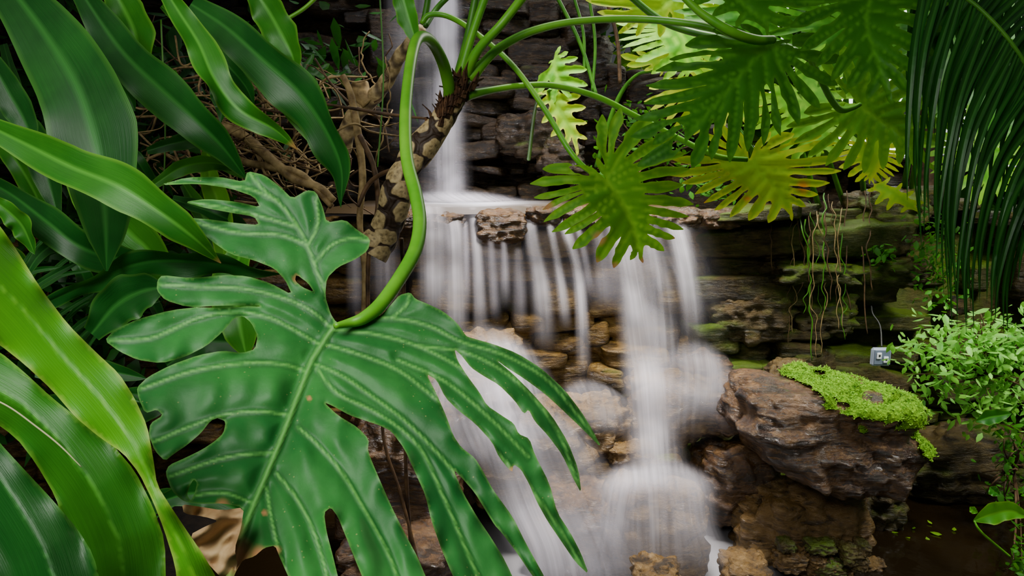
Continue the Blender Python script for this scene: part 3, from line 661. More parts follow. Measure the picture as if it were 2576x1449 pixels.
# trunk with leaf scars
TP=[(935,640,2.25,44),(955,592,2.25,44),(982,535,2.22,42),(1010,465,2.2,40),(1045,395,2.2,40),(1082,335,2.2,37),(1118,285,2.2,32),(1150,240,2.2,30),(1168,205,2.2,28)]
n=520; ns=120; A=catmull(np.array(TP,float),n); CC=WA(A[:,:3]); CC[:,0]+=.010*np.sin(np.arange(n)/48.); R=A[:,3]/F*A[:,2]*.88*(1+.05*np.sin(np.arange(n)/22.))
V,Fc=tube_geo(CC,R,ns)
s=np.linspace(0,500,n); S,TH=np.meshgrid(s,np.linspace(0,2*math.pi,ns,endpoint=False),indexing='ij')
best=np.full(S.shape,9.); dots=np.zeros(S.shape)
row=0
for sc in np.arange(10,490,30):
    for k in range(2):
        th=(k*math.pi+row*math.pi/2+.35*math.sin(row*2.1)+.5)%(2*math.pi)
        dth=((TH-th+math.pi)%(2*math.pi)-math.pi)*40
        ds=S-sc-6*math.sin(row*1.7+k*2)+.005*dth**2
        an_=np.arctan2(ds,dth)
        qd=np.sqrt((ds/35)**2+(dth/48)**2)*(1+.09*np.sin(an_*3+row+k)+.05*np.sin(an_*7+row*2)); 
        best=np.minimum(best,qd)
        dots=np.maximum(dots,np.exp(-((qd-.30)/.08)**2)*(np.sin(an_*7)>-.1)*.8)
    row+=1
crm=np.clip((.70-best)/.05,0,1)*(1-.7*dots)
T1=np.clip((s-440)/40,0,1)[:,None]; crm=crm*(1-T1)
hgt=.07*np.clip((.76-best)/.14,0,1)-.06*np.exp(-((best-.86)/.07)**2)
rag=.020*snoise(V,160,61).reshape(n,ns)*(best>.7)
nrm=(V.reshape(n,ns,3)-CC[:,None,:]); V=(CC[:,None,:]+nrm*(1+hgt+rag)[...,None]).reshape(-1,3)
m,nt=newmat('scarred_trunk'); L=nt.links; p=pos(nt)
n1=noisen(nt,p,60,4); br=mixc(nt,n1,(.008,.004,.002),(.06,.03,.012)); cr=mixc(nt,ramp(nt,n1,[(.3,0.0),(.7,1.0)]),(.28,.19,.07),(.68,.52,.25))
b=N(nt,'ShaderNodeBsdfPrincipled'); L.new(mixc(nt,attr(nt,'scar'),br,cr),b.inputs['Base Color']); setin(b,Roughness=.65)
bp=N(nt,'ShaderNodeBump'); setin(bp,Strength=.5,Distance=.004); L.new(n1,bp.inputs['Height']); L.new(bp.outputs[0],b.inputs['Normal'])
o=N(nt,'ShaderNodeOutputMaterial'); L.new(b.outputs[0],o.inputs[0]); M_trunk=m
add('trunk',V,Fc,M_trunk,phil,attrs=dict(scar=crm.ravel()),label='brown trunk with cream oval leaf scars')
SV=[];SF=[];k=0
for i in range(70):
    t=RS.uniform(.0,1); bx=1095+t*82; by=308-t*108; an=RS.uniform(0,6.28); rad=28
    ox=math.cos(an)*rad; dd=2.2-abs(math.sin(an))*.04
    L0=RS.uniform(18,50); px=[bx+ox*.7,bx+ox*1.1+L0*.1,bx+ox*1.4+RS.uniform(-12,20)]; py=[by+12,by-L0*.4,by-L0+RS.uniform(0,20)]
    w=RS.uniform(3,11)
    for q_ in range(3):
        ww=w*(1,.8,.1)[q_]
        SV+= [(px[q_]-ww,py[q_],dd),(px[q_],py[q_]-2,dd-.012),(px[q_]+ww,py[q_]+2,dd)]
    for q_ in range(2):
        for j in range(2): a=k+q_*3+j; SF.append((a,a+1,a+4,a+3))
    k+=9
add('crown_sheath',WA(SV),SF,M_fibre,phil,smooth=False,label='shaggy brown papery sheaths')

st2=empty('philodendron',W(870,360,2.9),label='pale ringed philodendron stem climbing among roots',category='plant')
pp=[(862,380,2.9,20),(885,300,2.85,20),(935,250,2.8,20),(975,200,2.75,18),(1000,150,2.7,17),(1030,110,2.65,15),(1062,70,2.6,11)]
n=140; ns=24; A=catmull(np.array(pp,float),n); C2=WA(A[:,:3]); R2=A[:,3]/F*A[:,2]; ring=(np.sin(np.arange(n)*.42)); R2=R2*(1+.05*ring)
V,Fc=tube_geo(C2,R2,ns); rg=np.clip(.75+.6*np.sin(np.arange(n)[:,None]*.42+1.2*np.sin(np.linspace(0,12.56,ns))[None,:]),0,1)*.8
add('trunk',V,Fc,M_trunk,st2,attrs=dict(scar=rg.ravel()))
tube('root',[(905,210,2.8,22),(910,235,2.8,24),(930,262,2.8,22)],M_root,st2)

# ================================================================ RIGHT LOBED LEAVES
midA=[(1525,450),(1560,500),(1590,560),(1612,640)]
tipA=[(1500,395,0),(1515,285,0),(1562,268,0),(1640,292,0),(1700,345,0),(1728,385,.05),(1738,425,.1),(1722,465,.2),(1748,515,.3),(1735,545,.4),(1722,578,.5),(1700,600,.6),(1672,632,.75),
  (1618,662,.95),(1585,655,.85),(1543,676,.65),(1500,662,.5),(1438,628,.35),(1418,590,.25),(1385,585,.2),(1365,560,.12),(1362,530,.1),(1340,498,.05),(1330,463,.02),(1362,425,0),(1430,420,0)]
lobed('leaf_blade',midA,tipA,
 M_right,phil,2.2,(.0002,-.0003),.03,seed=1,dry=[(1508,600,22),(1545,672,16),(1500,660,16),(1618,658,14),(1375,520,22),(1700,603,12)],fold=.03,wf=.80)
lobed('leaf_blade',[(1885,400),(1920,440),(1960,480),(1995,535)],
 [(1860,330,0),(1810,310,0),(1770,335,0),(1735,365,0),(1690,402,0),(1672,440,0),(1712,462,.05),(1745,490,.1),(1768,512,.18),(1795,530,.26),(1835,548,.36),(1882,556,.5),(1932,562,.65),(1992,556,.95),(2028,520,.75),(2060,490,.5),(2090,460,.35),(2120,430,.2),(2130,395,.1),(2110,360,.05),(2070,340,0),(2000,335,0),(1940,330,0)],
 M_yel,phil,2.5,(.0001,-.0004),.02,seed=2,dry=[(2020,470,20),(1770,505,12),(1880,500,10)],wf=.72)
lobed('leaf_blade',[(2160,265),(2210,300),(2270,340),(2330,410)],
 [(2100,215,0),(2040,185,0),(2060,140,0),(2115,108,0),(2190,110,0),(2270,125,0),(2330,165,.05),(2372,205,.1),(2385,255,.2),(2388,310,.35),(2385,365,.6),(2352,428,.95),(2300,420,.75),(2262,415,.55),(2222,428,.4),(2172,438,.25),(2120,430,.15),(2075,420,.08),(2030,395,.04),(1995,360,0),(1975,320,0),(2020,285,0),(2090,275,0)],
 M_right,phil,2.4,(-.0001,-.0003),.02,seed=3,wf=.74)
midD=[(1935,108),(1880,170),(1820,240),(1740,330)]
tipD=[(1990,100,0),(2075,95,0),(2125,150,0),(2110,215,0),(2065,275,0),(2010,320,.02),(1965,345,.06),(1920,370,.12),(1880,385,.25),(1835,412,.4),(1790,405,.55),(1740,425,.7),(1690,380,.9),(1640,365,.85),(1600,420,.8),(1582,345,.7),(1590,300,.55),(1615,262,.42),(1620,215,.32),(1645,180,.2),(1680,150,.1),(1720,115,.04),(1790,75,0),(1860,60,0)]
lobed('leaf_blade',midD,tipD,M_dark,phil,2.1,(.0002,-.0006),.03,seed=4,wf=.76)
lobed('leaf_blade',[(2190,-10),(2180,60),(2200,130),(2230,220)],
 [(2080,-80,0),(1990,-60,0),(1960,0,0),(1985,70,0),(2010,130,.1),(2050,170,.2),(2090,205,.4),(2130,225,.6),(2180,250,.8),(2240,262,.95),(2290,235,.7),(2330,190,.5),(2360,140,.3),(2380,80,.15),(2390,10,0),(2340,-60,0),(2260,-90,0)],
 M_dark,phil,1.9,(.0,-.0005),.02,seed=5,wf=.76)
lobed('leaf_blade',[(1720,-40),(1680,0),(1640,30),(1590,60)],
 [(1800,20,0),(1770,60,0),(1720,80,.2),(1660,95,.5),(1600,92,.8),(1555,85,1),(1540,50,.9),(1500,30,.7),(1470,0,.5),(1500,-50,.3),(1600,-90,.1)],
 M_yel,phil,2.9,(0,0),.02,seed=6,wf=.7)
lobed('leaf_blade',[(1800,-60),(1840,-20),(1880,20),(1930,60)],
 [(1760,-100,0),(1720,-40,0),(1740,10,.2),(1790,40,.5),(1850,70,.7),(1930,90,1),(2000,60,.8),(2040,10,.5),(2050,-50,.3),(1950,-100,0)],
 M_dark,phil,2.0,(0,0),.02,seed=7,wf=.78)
def xf(mid,tips,cx,cy,rot,sc,sq=1.):
    m0=np.array(mid[0],float); a=math.radians(rot); R=np.array([[math.cos(a),-math.sin(a)],[math.sin(a),math.cos(a)]])
    g=lambda p:tuple((R@((np.array(p,float)-m0)*sc))*np.array([1,sq])+np.array([cx,cy]))
    return [g(p) for p in mid],[(*g(t[:2]),t[2]) for t in tips]
can=empty('philodendron',W(2250,560,4.6),label='dense philodendron canopy of overlapping split leaves on the terrace',category='plant')
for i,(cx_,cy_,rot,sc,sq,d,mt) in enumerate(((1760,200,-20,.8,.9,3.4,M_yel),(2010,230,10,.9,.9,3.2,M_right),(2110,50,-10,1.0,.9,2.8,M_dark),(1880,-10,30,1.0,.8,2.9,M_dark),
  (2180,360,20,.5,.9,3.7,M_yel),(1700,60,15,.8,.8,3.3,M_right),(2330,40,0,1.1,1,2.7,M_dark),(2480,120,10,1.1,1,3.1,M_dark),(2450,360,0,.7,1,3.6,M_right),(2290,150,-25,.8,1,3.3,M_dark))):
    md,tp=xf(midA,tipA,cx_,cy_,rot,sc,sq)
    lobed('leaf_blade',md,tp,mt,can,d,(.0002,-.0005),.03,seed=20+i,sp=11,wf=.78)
    tube('leaf_stalk',[(cx_,cy_,d,5),(cx_+30,cy_+40,d+.3,5),(cx_*.5+1120,520,4.5,7)],M_stalkd,can,ns=8,n=24)
p2=empty('philodendron',W(1400,420,4.2),label='young yellow-green philodendron growing from the ledge',category='plant')
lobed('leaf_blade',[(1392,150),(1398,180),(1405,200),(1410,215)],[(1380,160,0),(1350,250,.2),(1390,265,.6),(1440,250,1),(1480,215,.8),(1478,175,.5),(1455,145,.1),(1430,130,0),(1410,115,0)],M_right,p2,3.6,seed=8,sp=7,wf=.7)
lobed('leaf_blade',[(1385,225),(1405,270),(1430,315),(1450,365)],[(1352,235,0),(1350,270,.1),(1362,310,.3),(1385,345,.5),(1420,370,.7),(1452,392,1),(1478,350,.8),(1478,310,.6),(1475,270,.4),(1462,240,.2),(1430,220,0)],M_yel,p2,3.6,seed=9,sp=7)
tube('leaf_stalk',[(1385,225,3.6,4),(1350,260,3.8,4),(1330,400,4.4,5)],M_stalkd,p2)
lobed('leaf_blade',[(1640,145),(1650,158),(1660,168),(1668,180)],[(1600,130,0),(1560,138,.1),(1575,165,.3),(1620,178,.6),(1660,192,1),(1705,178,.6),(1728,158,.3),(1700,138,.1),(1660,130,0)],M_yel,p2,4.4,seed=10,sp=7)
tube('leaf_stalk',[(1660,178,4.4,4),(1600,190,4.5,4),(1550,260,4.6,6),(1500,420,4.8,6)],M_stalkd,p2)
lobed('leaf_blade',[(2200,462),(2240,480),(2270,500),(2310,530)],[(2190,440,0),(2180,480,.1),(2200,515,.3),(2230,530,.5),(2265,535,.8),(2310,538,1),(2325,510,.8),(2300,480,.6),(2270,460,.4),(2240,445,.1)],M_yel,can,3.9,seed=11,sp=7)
lobed('leaf_blade',[(790,190),(770,180),(740,170),(700,150)],[(850,210,0),(860,190,0),(830,160,0),(790,135,.3),(740,125,.6),(690,130,1),(660,165,.9),(670,200,.7),(700,215,.5),(750,212,.2),(800,225,0)],M_strapd,p2,2.9,seed=12,sp=7)

# ================================================================ LEFT STRAP LEAVES
corn=empty('strap_leaf_plant',(-1.3,1.6,.2),label='dense clump of long arching glossy green strap leaves',category='plant')
SL=[
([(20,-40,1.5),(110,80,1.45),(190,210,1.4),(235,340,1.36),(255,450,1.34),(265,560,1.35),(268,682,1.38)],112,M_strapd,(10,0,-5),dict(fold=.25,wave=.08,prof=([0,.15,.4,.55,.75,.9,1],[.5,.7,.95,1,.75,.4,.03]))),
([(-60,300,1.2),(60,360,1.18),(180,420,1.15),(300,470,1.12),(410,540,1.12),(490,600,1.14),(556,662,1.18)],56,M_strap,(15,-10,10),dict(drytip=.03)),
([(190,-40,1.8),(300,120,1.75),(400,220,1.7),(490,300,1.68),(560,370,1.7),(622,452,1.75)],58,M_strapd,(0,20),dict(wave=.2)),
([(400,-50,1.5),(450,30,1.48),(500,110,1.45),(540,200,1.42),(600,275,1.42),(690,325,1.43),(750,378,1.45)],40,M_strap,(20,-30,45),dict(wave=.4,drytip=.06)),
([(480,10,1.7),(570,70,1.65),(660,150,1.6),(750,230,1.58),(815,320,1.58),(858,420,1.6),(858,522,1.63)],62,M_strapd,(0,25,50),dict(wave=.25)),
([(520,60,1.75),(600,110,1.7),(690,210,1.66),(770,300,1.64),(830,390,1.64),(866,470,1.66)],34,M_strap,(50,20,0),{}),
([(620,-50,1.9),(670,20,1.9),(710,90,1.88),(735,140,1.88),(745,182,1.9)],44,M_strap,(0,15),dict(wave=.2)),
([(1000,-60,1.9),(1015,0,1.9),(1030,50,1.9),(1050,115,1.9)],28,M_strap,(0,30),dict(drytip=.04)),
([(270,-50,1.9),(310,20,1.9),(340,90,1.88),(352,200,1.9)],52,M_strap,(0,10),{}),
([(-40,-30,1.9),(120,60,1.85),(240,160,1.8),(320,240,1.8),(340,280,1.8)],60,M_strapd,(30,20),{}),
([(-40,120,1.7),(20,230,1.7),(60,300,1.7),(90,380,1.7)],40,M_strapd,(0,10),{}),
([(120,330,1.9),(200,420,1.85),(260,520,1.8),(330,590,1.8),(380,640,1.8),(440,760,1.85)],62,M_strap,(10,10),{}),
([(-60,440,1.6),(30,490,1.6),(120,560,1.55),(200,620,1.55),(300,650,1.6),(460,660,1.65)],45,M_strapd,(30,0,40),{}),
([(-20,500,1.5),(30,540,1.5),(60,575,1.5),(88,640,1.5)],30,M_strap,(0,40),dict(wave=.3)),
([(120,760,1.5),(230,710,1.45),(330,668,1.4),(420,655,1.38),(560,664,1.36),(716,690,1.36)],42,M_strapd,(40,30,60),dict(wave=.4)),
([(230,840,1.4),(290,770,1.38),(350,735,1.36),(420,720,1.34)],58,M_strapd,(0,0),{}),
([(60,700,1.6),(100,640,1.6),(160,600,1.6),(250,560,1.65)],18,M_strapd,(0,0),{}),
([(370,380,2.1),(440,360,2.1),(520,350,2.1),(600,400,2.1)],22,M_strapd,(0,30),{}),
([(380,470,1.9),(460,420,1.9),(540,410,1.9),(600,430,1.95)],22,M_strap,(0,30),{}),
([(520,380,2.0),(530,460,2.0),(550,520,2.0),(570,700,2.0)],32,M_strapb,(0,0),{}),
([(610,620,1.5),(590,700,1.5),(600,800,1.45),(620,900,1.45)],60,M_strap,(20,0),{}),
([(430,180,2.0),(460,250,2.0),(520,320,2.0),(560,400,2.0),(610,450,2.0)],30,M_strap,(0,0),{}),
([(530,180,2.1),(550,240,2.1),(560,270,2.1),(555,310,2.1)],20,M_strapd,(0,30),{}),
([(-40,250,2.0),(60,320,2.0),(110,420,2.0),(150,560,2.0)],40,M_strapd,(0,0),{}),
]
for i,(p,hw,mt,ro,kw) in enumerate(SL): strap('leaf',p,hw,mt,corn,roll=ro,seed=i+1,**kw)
rr=np.random.RandomState(5)
for i in range(20):
    x=rr.uniform(-50,480); y=rr.uniform(-60,620); a=rr.uniform(.3,1.4); l=rr.uniform(160,320); d=rr.uniform(2.0,2.7)
    P=[(x,y,d),(x+math.cos(a)*l*.5,y+math.sin(a)*l*.4,d-.05),(x+math.cos(a)*l*.85,y+math.sin(a)*l*.8,d),(x+math.cos(a)*l,y+math.sin(a)*l*1.15,d+.05)]
    strap('leaf',P,rr.uniform(14,34),M_strapd if rr.rand()<.8 else M_strap,corn,roll=(rr.uniform(-40,40),rr.uniform(-40,40)),seed=60+i,n=32)
for i in range(16):
    x=rr.uniform(-40,240); y=rr.uniform(620,860); d=rr.uniform(1.7,2.1); l=rr.uniform(120,240)
    strap('leaf',[(x,y+90,d),(x+l*.4,y,d),(x+l,y-50+rr.uniform(-40,60),d)],rr.uniform(5,12),M_strapd,corn,seed=110+i,n=28)
for i in range(10):
    x=rr.uniform(-40,420); y=rr.uniform(900,1400); d=rr.uniform(1.5,2.0); l=rr.uniform(160,280)
    strap('leaf',[(x,y,d),(x+l*.4,y+rr.uniform(-60,40),d),(x+l,y+rr.uniform(-60,100),d)],rr.uniform(25,45),M_strapd,corn,seed=140+i,n=28)

fgp=empty('strap_leaf_plant',(-.75,.62,.9),label='close bright green broad strap leaves with wavy edges',category='plant')
def fd(d0,gx,gy,amp,sd,fold=.0):
    def f(X,dv,de,dm):
        P3=np.column_stack([X/150.,np.zeros(len(X))]); return d0+gx*X[:,0]+gy*(X[:,1]-1000)+amp*snoise(P3,1,sd)+fold*np.minimum(dm,90)/90.+.006*np.sin(X[:,0]/40+X[:,1]/33)*np.exp(-de/20)
    return f
def fgleaf(out,mid,dp,mat,**k):
    o=leaf2d('leaf',out,[mid],dp,mat,fgp,sp=11,vw=3,ew=5,midrib=None,**k)
    me=o.data; V=np.array([v.co[:] for v in me.vertices])+np.array(o.location)
    dd_=V[:,1]*PC-(V[:,2]-H)*PS; vv=(V[:,2]-H)*PC+V[:,1]*PS
    X=np.column_stack([V[:,0]/dd_*F+CX,CY-vv/dd_*F])
    M=catmull(np.array(mid,float),40); dd=np.linalg.norm(X[:,None]-M[None],axis=2); i=dd.argmin(1)
    T=np.gradient(M,axis=0)[i]; T/=np.linalg.norm(T,axis=1)[:,None]; dx=X-M[i]; sg=(dx[:,0]*T[:,1]-dx[:,1]*T[:,0])/110.
    for nm,a in (('across',sg),('along',i/12.)):
        at=me.attributes.new(nm,'FLOAT','POINT'); at.data.foreach_set('value',a.astype(np.float32))
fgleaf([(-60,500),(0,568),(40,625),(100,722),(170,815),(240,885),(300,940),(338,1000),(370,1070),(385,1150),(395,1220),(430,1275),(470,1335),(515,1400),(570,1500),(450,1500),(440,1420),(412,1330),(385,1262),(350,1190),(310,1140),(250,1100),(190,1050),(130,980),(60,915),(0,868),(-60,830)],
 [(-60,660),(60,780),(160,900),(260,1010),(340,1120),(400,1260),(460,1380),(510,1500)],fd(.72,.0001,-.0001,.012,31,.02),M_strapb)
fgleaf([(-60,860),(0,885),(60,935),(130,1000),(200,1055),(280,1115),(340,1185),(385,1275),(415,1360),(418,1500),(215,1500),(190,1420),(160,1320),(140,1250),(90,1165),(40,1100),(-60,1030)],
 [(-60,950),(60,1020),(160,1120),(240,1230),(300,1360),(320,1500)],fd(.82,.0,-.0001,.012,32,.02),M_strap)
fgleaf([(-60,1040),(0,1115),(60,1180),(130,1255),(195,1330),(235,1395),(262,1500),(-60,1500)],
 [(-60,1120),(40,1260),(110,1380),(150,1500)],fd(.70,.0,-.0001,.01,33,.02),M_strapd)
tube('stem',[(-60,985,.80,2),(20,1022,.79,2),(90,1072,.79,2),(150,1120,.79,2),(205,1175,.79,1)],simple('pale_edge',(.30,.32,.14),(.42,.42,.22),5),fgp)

# ================================================================ ROOTS AND VINES
def vine(pts,mat=M_root,label='twisting tan aerial root among the leaves',group='tangled aerial roots',wig=0,**k):
    if wig:
        A=catmull(np.array(pts,float),max(6,len(pts)*4)); A[1:,0]+=RS.normal(0,wig,len(A)-1); A[1:-1,1]+=RS.normal(0,wig*.5,len(A)-2); pts=A
    k.setdefault('ns',8)
    return tube('vine',pts,mat,label=label,category='vine',group=group,knob=.06,**k)
vine([(470,300,2.7,9),(540,315,2.6,11),(610,340,2.55,13),(680,400,2.5,13),(740,450,2.5,12),(800,470,2.5,11),(840,505,2.5,9)],n=50)
vine([(530,330,2.6,9),(600,400,2.55,9),(680,420,2.5,10),(760,440,2.5,9),(835,520,2.5,8)],n=50)
vine([(862,190,2.5,8),(880,230,2.5,9),(893,290,2.5,10),(905,370,2.5,10),(912,450,2.5,9),(905,560,2.5,8),(918,680,2.5,8),(915,800,2.5,7)],n=60,label='long tan root hanging straight down')
vine([(905,340,2.45,7),(940,420,2.45,7),(950,520,2.45,6),(928,640,2.45,6),(925,810,2.45,5)],M_rootd,n=50,label='dark brown root hanging straight down')
vine([(1010,600,2.3,5),(1015,700,2.4,5),(1020,900,2.5,5),(1022,1200,2.6,5),(1040,1449,2.7,5)],M_rootd,n=50,label='dark brown root hanging straight down')
vine([(960,900,2.6,4),(965,1100,2.6,4),(1010,1250,2.6,4),(1060,1449,2.6,4)],M_rootd,n=50,label='dark brown root hanging straight down')
vine([(820,262,2.3,3),(900,275,2.3,4),(980,288,2.3,4),(1070,298,2.25,3)],M_rootd,label='thin reddish root crossing to the trunk')
vine([(900,520,2.4,5),(930,460,2.4,6),(980,430,2.35,6),(1015,440,2.3,6),(1010,500,2.3,4)],M_rootd)
rr=np.random.RandomState(9)
for i in range(110):
    x=rr.uniform(400,900); y=rr.uniform(170,480)+(x-640)*.15; d=rr.uniform(2.5,3.1); a=rr.uniform(-.5,1.1); l=rr.uniform(120,320); r=rr.uniform(.8,3.4)
    P=[(x-l/2*math.cos(a),y-l/2*math.sin(a),d,r)]
    for f in (-.25,0,.25): P.append((x+l*f*math.cos(a)+rr.uniform(-35,35),y+l*f*math.sin(a)+rr.uniform(-35,35),d+rr.uniform(-.1,.1),r))
    P.append((x+l/2*math.cos(a),y+l/2*math.sin(a),d,r*.7))
    vine(P,M_root if rr.rand()<.7 else M_rootd,n=30)
for i in range(20):
    x=rr.uniform(560,980); y=rr.uniform(60,260); l=rr.uniform(100,300); d=rr.uniform(2.6,3.2)
    vine([(x,y,d,1.5),(x+rr.uniform(-30,30),y+l*.5,d,2),(x+rr.uniform(-60,60),y+l,d,2)],M_rootd if i%2 else M_root,n=20,wig=5)
for i in range(15):
    x=rr.uniform(1985,2120); y0=rr.uniform(480,560); l=rr.uniform(250,400); d=3.95+rr.uniform(-.08,.05); sw=rr.uniform(-15,30); r=rr.uniform(.9,2.0)
    vine([(x,y0,d+.3,r),(x+sw*.3,y0+30,d,r),(x+sw+rr.uniform(-12,12),y0+l*.5,d-.02,r),(x+sw*.9+rr.uniform(-20,20),y0+l,d,r*.5)],(M_root,M_rootd,M_stalkd)[i%3],label='thin root trailing down the mossy wall',group='roots trailing down the wall',n=40,wig=4,ns=6)
for x,l in ((2175,360),(2190,250),(2130,300),(1940,200)):
    vine([(x,480,4.2,1.5),(x-4,480+l*.5,4.0,1.5),(x+6,480+l,4.0,1.5)],M_rootd,label='thin root trailing down the mossy wall',group='roots trailing down the wall',n=30,wig=3,ns=6)
for i,(x0,y0,x1,y1,r,mt) in enumerate(((1395,-20,1500,240,5,M_stalkd),(1480,-20,1490,230,4,M_stalkd),(1520,-20,1560,210,5,M_rootd),(1440,-20,1470,180,4,M_stalkd),(955,-20,950,420,2,M_stalkd),(405,50,402,640,2,M_stalkd))):
    d=4.6 if x0>1300 else 2.4
    tube('hanging_stem',[(x0,y0,d,r),((x0+x1)/2+12,(y0+y1)/2,d,r),(x1,y1,d,r)],mt,label='slender green stem hanging in front of the rocks',category='plant stem',group='slender stems')
for i in range(16):
    x=rr.uniform(2030,2230); d=rr.uniform(5.8,6.6); yb=pyz(d,1.97)
    tube('bamboo_stalk',[(x,yb,d,5),(x+rr.uniform(-10,10),250,d,5),(x+rr.uniform(-30,30),-60,d,4)],M_stalk,label='slim yellow-green cane in bright light',category='plant stem',group='sunlit canes',ns=8,knob=.1)
tube('palm_tree',[(2322,pyz(4.9,1.97),4.9,36),(2328,400,4.9,30),(2335,200,4.9,28),(2340,-80,4.9,28)],M_rootd,n=60,ns=20,knob=.08,label='dark rough palm trunk on the terrace',category='tree')

# ================================================================ SMALL FOLIAGE
r=np.random.RandomState(21)
def blob(px,py,d,rx,ry,rd,n,r):
    out=[]
    for _ in range(n):
        v=r.normal(size=3)*.55
        out.append(W(px+v[0]*rx,py+v[1]*ry,d+v[2]*rd))
    return out
def bush(name,blobs,size,mat,seed,label,stems=True,smat=M_rootd,elong=1.,mat2=None):
    b0=blobs[0]; e=empty(name,W(b0[0],b0[1]+b0[4],b0[2]),label=label,category='shrub')
    cs=[]
    for b in blobs: cs+=blob(*b,r)
    foliage('foliage',cs,size,mat,seed,e,elong=elong,kind='stuff')
    if stems:
        SVs=[];SFs=[];k=0
        for i in range(24):
            b=blobs[r.randint(len(blobs))]; tip=(b[0]+r.uniform(-1,1)*b[3],b[1]+r.uniform(-1,1)*b[4],b[2],1.2)
            A=catmull(np.array([(b0[0],b0[1]+b0[4]*.8,b0[2]+.1,3.),((b0[0]+tip[0])/2+r.uniform(-20,20),(b0[1]+b0[4]*.8+tip[1])/2,b0[2],2.),tip]),12)
            V,Fc=tube_geo(WA(A[:,:3]),A[:,3]/F*A[:,2],6); SVs.append(V); SFs+=[tuple(k+q for q in f) for f in Fc]; k+=len(V)
        add('stem',np.vstack(SVs),SFs,smat,e,kind='stuff')
    return e
bush('variegated_shrub',[(2480,880,3.5,130,80,.25,330),(2400,845,3.5,110,60,.2,170),(2360,920,3.5,90,80,.2,180),(2520,980,3.5,100,90,.2,240),(2560,850,3.4,90,70,.2,210),(2430,990,3.6,130,60,.2,110)],.050,M_fol,1,'airy pale green shrub with small pointed leaves',elong=1.2)
bush('creeping_shrub',[(2550,1110,3.6,50,80,.2,120),(2540,1220,3.7,70,70,.2,80),(2565,1400,3.2,30,60,.15,60)],.05,M_folm,2,'low green creeping plant by the pool')
bush('ledge_shrub',[(2360,700,4.0,70,120,.12,160),(2340,600,4.0,60,70,.12,100),(2230,640,4.0,40,30,.06,40)],.05,M_folm,3,'dark leafy creeper hanging on the stone wall',False)
bush('sunlit_shrub',[(1900,280,7.0,180,240,.5,480),(2020,330,7.2,120,200,.5,300),(1780,330,6.4,130,130,.3,300),(1650,120,6.8,120,120,.4,200)],.18,M_foly,4,'sunlit yellow-green shrub behind the wall',elong=1.5)
bush('sunlit_shrub',[(1850,180,6.2,200,220,.3,500),(2060,60,6.2,180,150,.3,300),(1620,40,6.2,90,100,.3,100),(1830,430,6.0,180,50,.2,300)],.17,M_folm,14,'mid green bush filling the space behind the canopy',elong=1.5)
bush('sunlit_shrub',[(2250,490,5.8,120,40,.3,240),(2120,450,5.8,120,50,.3,260)],.09,M_foly,5,'low bright ground cover on top of the wall')
bush('sunlit_shrub',[(2480,220,6.6,100,260,.4,500),(2500,500,6.2,130,90,.3,380)],.16,M_folm,6,'green bush in front of bright glazing',elong=1.4)
bush('shaded_shrub',[(200,350,3.2,320,340,.3,900),(150,800,2.6,300,260,.3,600),(620,140,3.6,300,110,.2,260)],.09,M_foldd,7,'dark leafy undergrowth behind the strap leaves',elong=1.6)
bush('ledge_plant',[(1650,330,4.8,120,80,.2,190),(1790,450,4.6,90,50,.2,160),(1560,420,4.7,80,40,.2,60)],.06,M_folm,8,'small dark plant growing on the upper ledge')
bl3=empty('pool_plant',W(2540,1340,3.0),label='small bright green broad-leaved plant at the pool edge',category='plant')
for i,(pts,hw,mt) in enumerate((([(2450,1310,3.0),(2490,1295,3.0),(2540,1285,3.0),(2590,1300,3.0)],28,M_strapb),([(2455,1060,3.2),(2490,1050,3.2),(2520,1045,3.2),(2545,1040,3.2)],20,M_strap),([(2440,1275,3.0),(2450,1285,3.0),(2460,1290,3.0)],9,M_strapb),([(2490,1225,3.2),(2500,1235,3.2),(2515,1245,3.2)],14,M_strap))):
    strap('leaf',pts,hw,mt,bl3,seed=200+i,n=20,prof=([0,.3,.6,.85,1],[.1,1,.9,.5,.03]))
tube('stem',[(2450,1310,3.0,2),(2470,1340,3.0,3),(2540,1400,3.1,3)],M_stalk,bl3)
for i,(x,y) in enumerate(((2210,1318),(2260,1340),(2300,1325),(2330,1350),(2370,1345),(2400,1335),(2345,1318),(2290,1352))):
    foliage('fallen_leaf',[W(x,y,dz(y,.35))],.045,M_foly,300+i,down=.2,label='small yellow leaf floating on the dark pool',category='leaf',group='leaves floating on the pool')

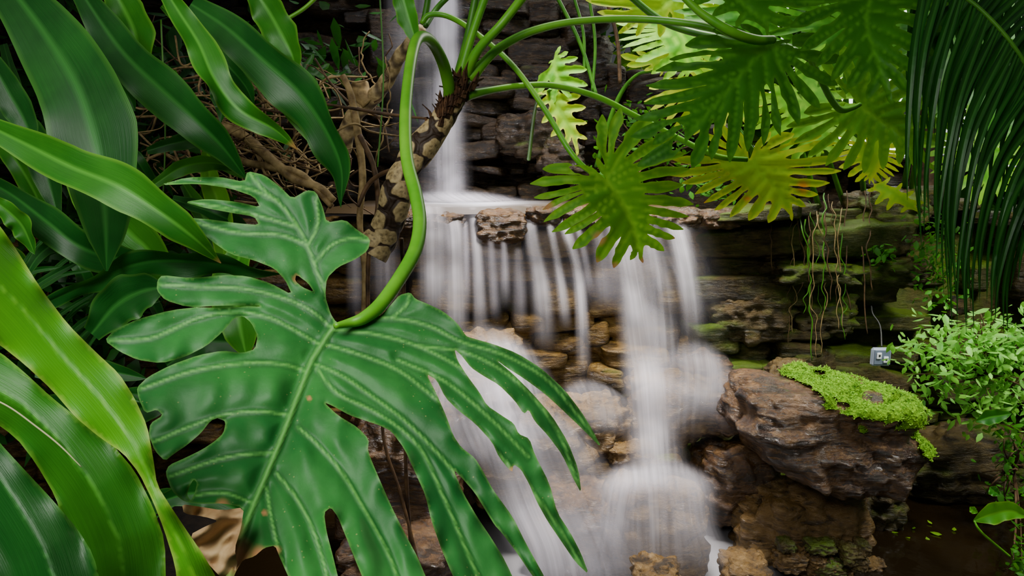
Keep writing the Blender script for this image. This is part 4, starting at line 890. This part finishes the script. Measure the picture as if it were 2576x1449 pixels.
# ================================================================ PALM FROND
palm=empty('palm',W(2600,-100,1.9),label='dark arching palm fronds with long narrow hanging leaflets',category='plant')
rr=np.random.RandomState(31)
def frond(rach,leafs,d0,ww=10):
    A=catmull(np.array(rach,float),60)
    tube('frond_stalk',[tuple(q)+(5,) for q in A[::6]],M_stalkd,palm,n=60,ns=8)
    V=[];Fc=[];ac=[];al=[];ve=[];k=0
    for (t,ex,ey,b) in leafs:
        s=A[int(t*59)]; e=np.array([ex,ey,d0+rr.uniform(-.08,.12)])
        v=e-s; nrm2=np.array([-v[1],v[0],0])
        m1=s+v*.35-nrm2*b+np.array([0,0,-.05]); m2=s+v*.72-nrm2*b*.8+np.array([0,0,-.04])
        Cn=catmull(np.array([s,m1,m2,e]),26); T=np.gradient(Cn[:,:2],axis=0); T/=np.linalg.norm(T,axis=1)[:,None]; Nn=np.stack([-T[:,1],T[:,0]],1)
        w=np.interp(np.linspace(0,1,26),[0,.1,.4,.75,1],[.5,1,1,.6,.05])*ww*rr.uniform(.8,1.15); ro=.3+rr.uniform(-.5,.5)
        for i in range(26):
            for u in (-1,0,1):
                V.append((Cn[i,0]+Nn[i,0]*u*w[i]*math.cos(ro),Cn[i,1]+Nn[i,1]*u*w[i]*math.cos(ro),Cn[i,2]*(1+(u*w[i]*math.sin(ro)+(w[i]*.6 if u==0 else 0))/F)))
                ac.append(u*.4+k*.01); al.append(i/8); ve.append(1. if u==0 else 0.)
        for i in range(25):
            for j in range(2): a=k+i*3+j; Fc.append((a,a+1,a+4,a+3))
        k+=78
    add('frond',WA(V),Fc,M_palm,palm,smooth=False,attrs=dict(across=ac,along=al,vein=np.array(ve)*.6))
# leaflets fan down and to the left from stalks that leave the crown at the upper right
lf=[]
for i in range(44):
    t=i/43; lf.append((t,2290+t*260+rr.uniform(-18,18),(470+420*math.sin(min(1,t*1.7)*1.57)-t*100)+rr.uniform(-110,40),-.04-.08*t+rr.uniform(-.02,.02)))
frond([(2330,-60,1.75),(2450,10,1.72),(2560,130,1.7),(2650,300,1.72),(2720,450,1.75)],lf,1.75,9)
lf=[]
for i in range(32):
    t=i/31; lf.append((t,2280+t*300+rr.uniform(-18,18),230+360*t+rr.uniform(-80,60),-.12+rr.uniform(-.03,.03)))
frond([(2360,-90,1.95),(2500,-60,1.95),(2640,40,1.95),(2760,200,1.95)],lf,1.95,10)
lf=[(i/27,2420+i*12+rr.uniform(-16,16),160+i*8+rr.uniform(-60,80),-.10+rr.uniform(-.03,.03)) for i in range(28)]
frond([(2400,-60,2.1),(2480,-50,2.1),(2570,-30,2.1),(2660,-20,2.1)],lf,2.1,9)

# ================================================================ OUTLET BOX
ob=empty('outlet_box',W(2215,925,3.95),label='small grey weatherproof electrical outlet box on the stone wall',category='electrical outlet')
def rbox(name,c,s,bev,mat,parent):
    bm=bmesh.new(); bmesh.ops.create_cube(bm,size=1)
    for v in bm.verts: v.co=Vector((v.co.x*s[0],v.co.y*s[1],v.co.z*s[2]))
    bmesh.ops.bevel(bm,geom=bm.edges[:],offset=bev,segments=3,affect='EDGES')
    V=np.array([v.co[:] for v in bm.verts])+np.array(c); Fc=[tuple(v.index for v in f.verts) for f in bm.faces]; bm.free()
    return add(name,V,Fc,mat,parent,smooth=False)
cx=W(2215,897,3.85); mg=simple('grey_plastic',(.34,.39,.51),(.40,.46,.58),5,.4,0); mw=simple('pale_socket',(.8,.84,.9),(.9,.92,.95),5,.4,0); mk=simple('dark_slot',(.02,.02,.02),(.03,.03,.03),5,.5,0)
rbox('body',cx,(.108,.03,.104),.008,mg,ob)
rbox('face_plate',(cx[0],cx[1]-.016,cx[2]),(.092,.008,.086),.003,simple('pale_plate',(.13,.16,.22),(.16,.19,.26),5,.3,0),ob)
for dx,dz_ in ((-.020,.010),(.020,-.012)): 
    rbox('socket',(cx[0]+dx,cx[1]-.023,cx[2]+dz_),(.026,.008,.036),.002,mw,ob)
    rbox('slot',(cx[0]+dx,cx[1]-.028,cx[2]+dz_+.002),(.010,.004,.012),.001,mk,ob)
tube('cable',[(2218,872,3.86,2),(2214,820,3.95,1.6),(2196,790,4.0,1.6),(2192,770,4.05,1.6)],mk,ob,ns=6)

# ================================================================ LIGHT
w=bpy.data.worlds.new('World'); bpy.context.scene.world=w; w.use_nodes=True
bg=w.node_tree.nodes['Background']; bg.inputs[0].default_value=(.9,.96,1,1); bg.inputs[1].default_value=.06
def area(loc,tgt,sx,sy,e,col,spread=180):
    l=bpy.data.lights.new('daylight','AREA'); l.shape='RECTANGLE'; l.size=sx; l.size_y=sy; l.energy=e; l.color=col; l.spread=math.radians(spread)
    o=bpy.data.objects.new('daylight',l); COL.objects.link(o); o.location=loc; o.rotation_euler=(Vector(tgt)-Vector(loc)).to_track_quat('-Z','Y').to_euler(); return o
area((-1.1,-.5,3.7),(-.3,1.1,1.8),1.6,1.3,40,(1,.99,.94),110)
area((.45,3.25,4.9),(.55,3.8,1.2),1.1,.7,84,(1,.94,.86),65)
area((2.8,6.2,5.2),(1.6,2.2,2.3),2.5,1.6,100,(1,1,.82))
area((-.1,4.2,5.6),(-.15,4.7,2),.7,.5,24,(.95,.94,1),80)
area((3.4,2.2,4.2),(2.4,3.6,1.5),.8,.8,36,(1,1,.92),70)

cam=bpy.data.cameras.new('camera'); co=bpy.data.objects.new('camera',cam); COL.objects.link(co)
co.location=(0,0,H); co.rotation_euler=(math.radians(90)-PA,0,0); cam.sensor_width=36; cam.lens=36*F/2576; cam.clip_start=.02
bpy.context.scene.camera=co
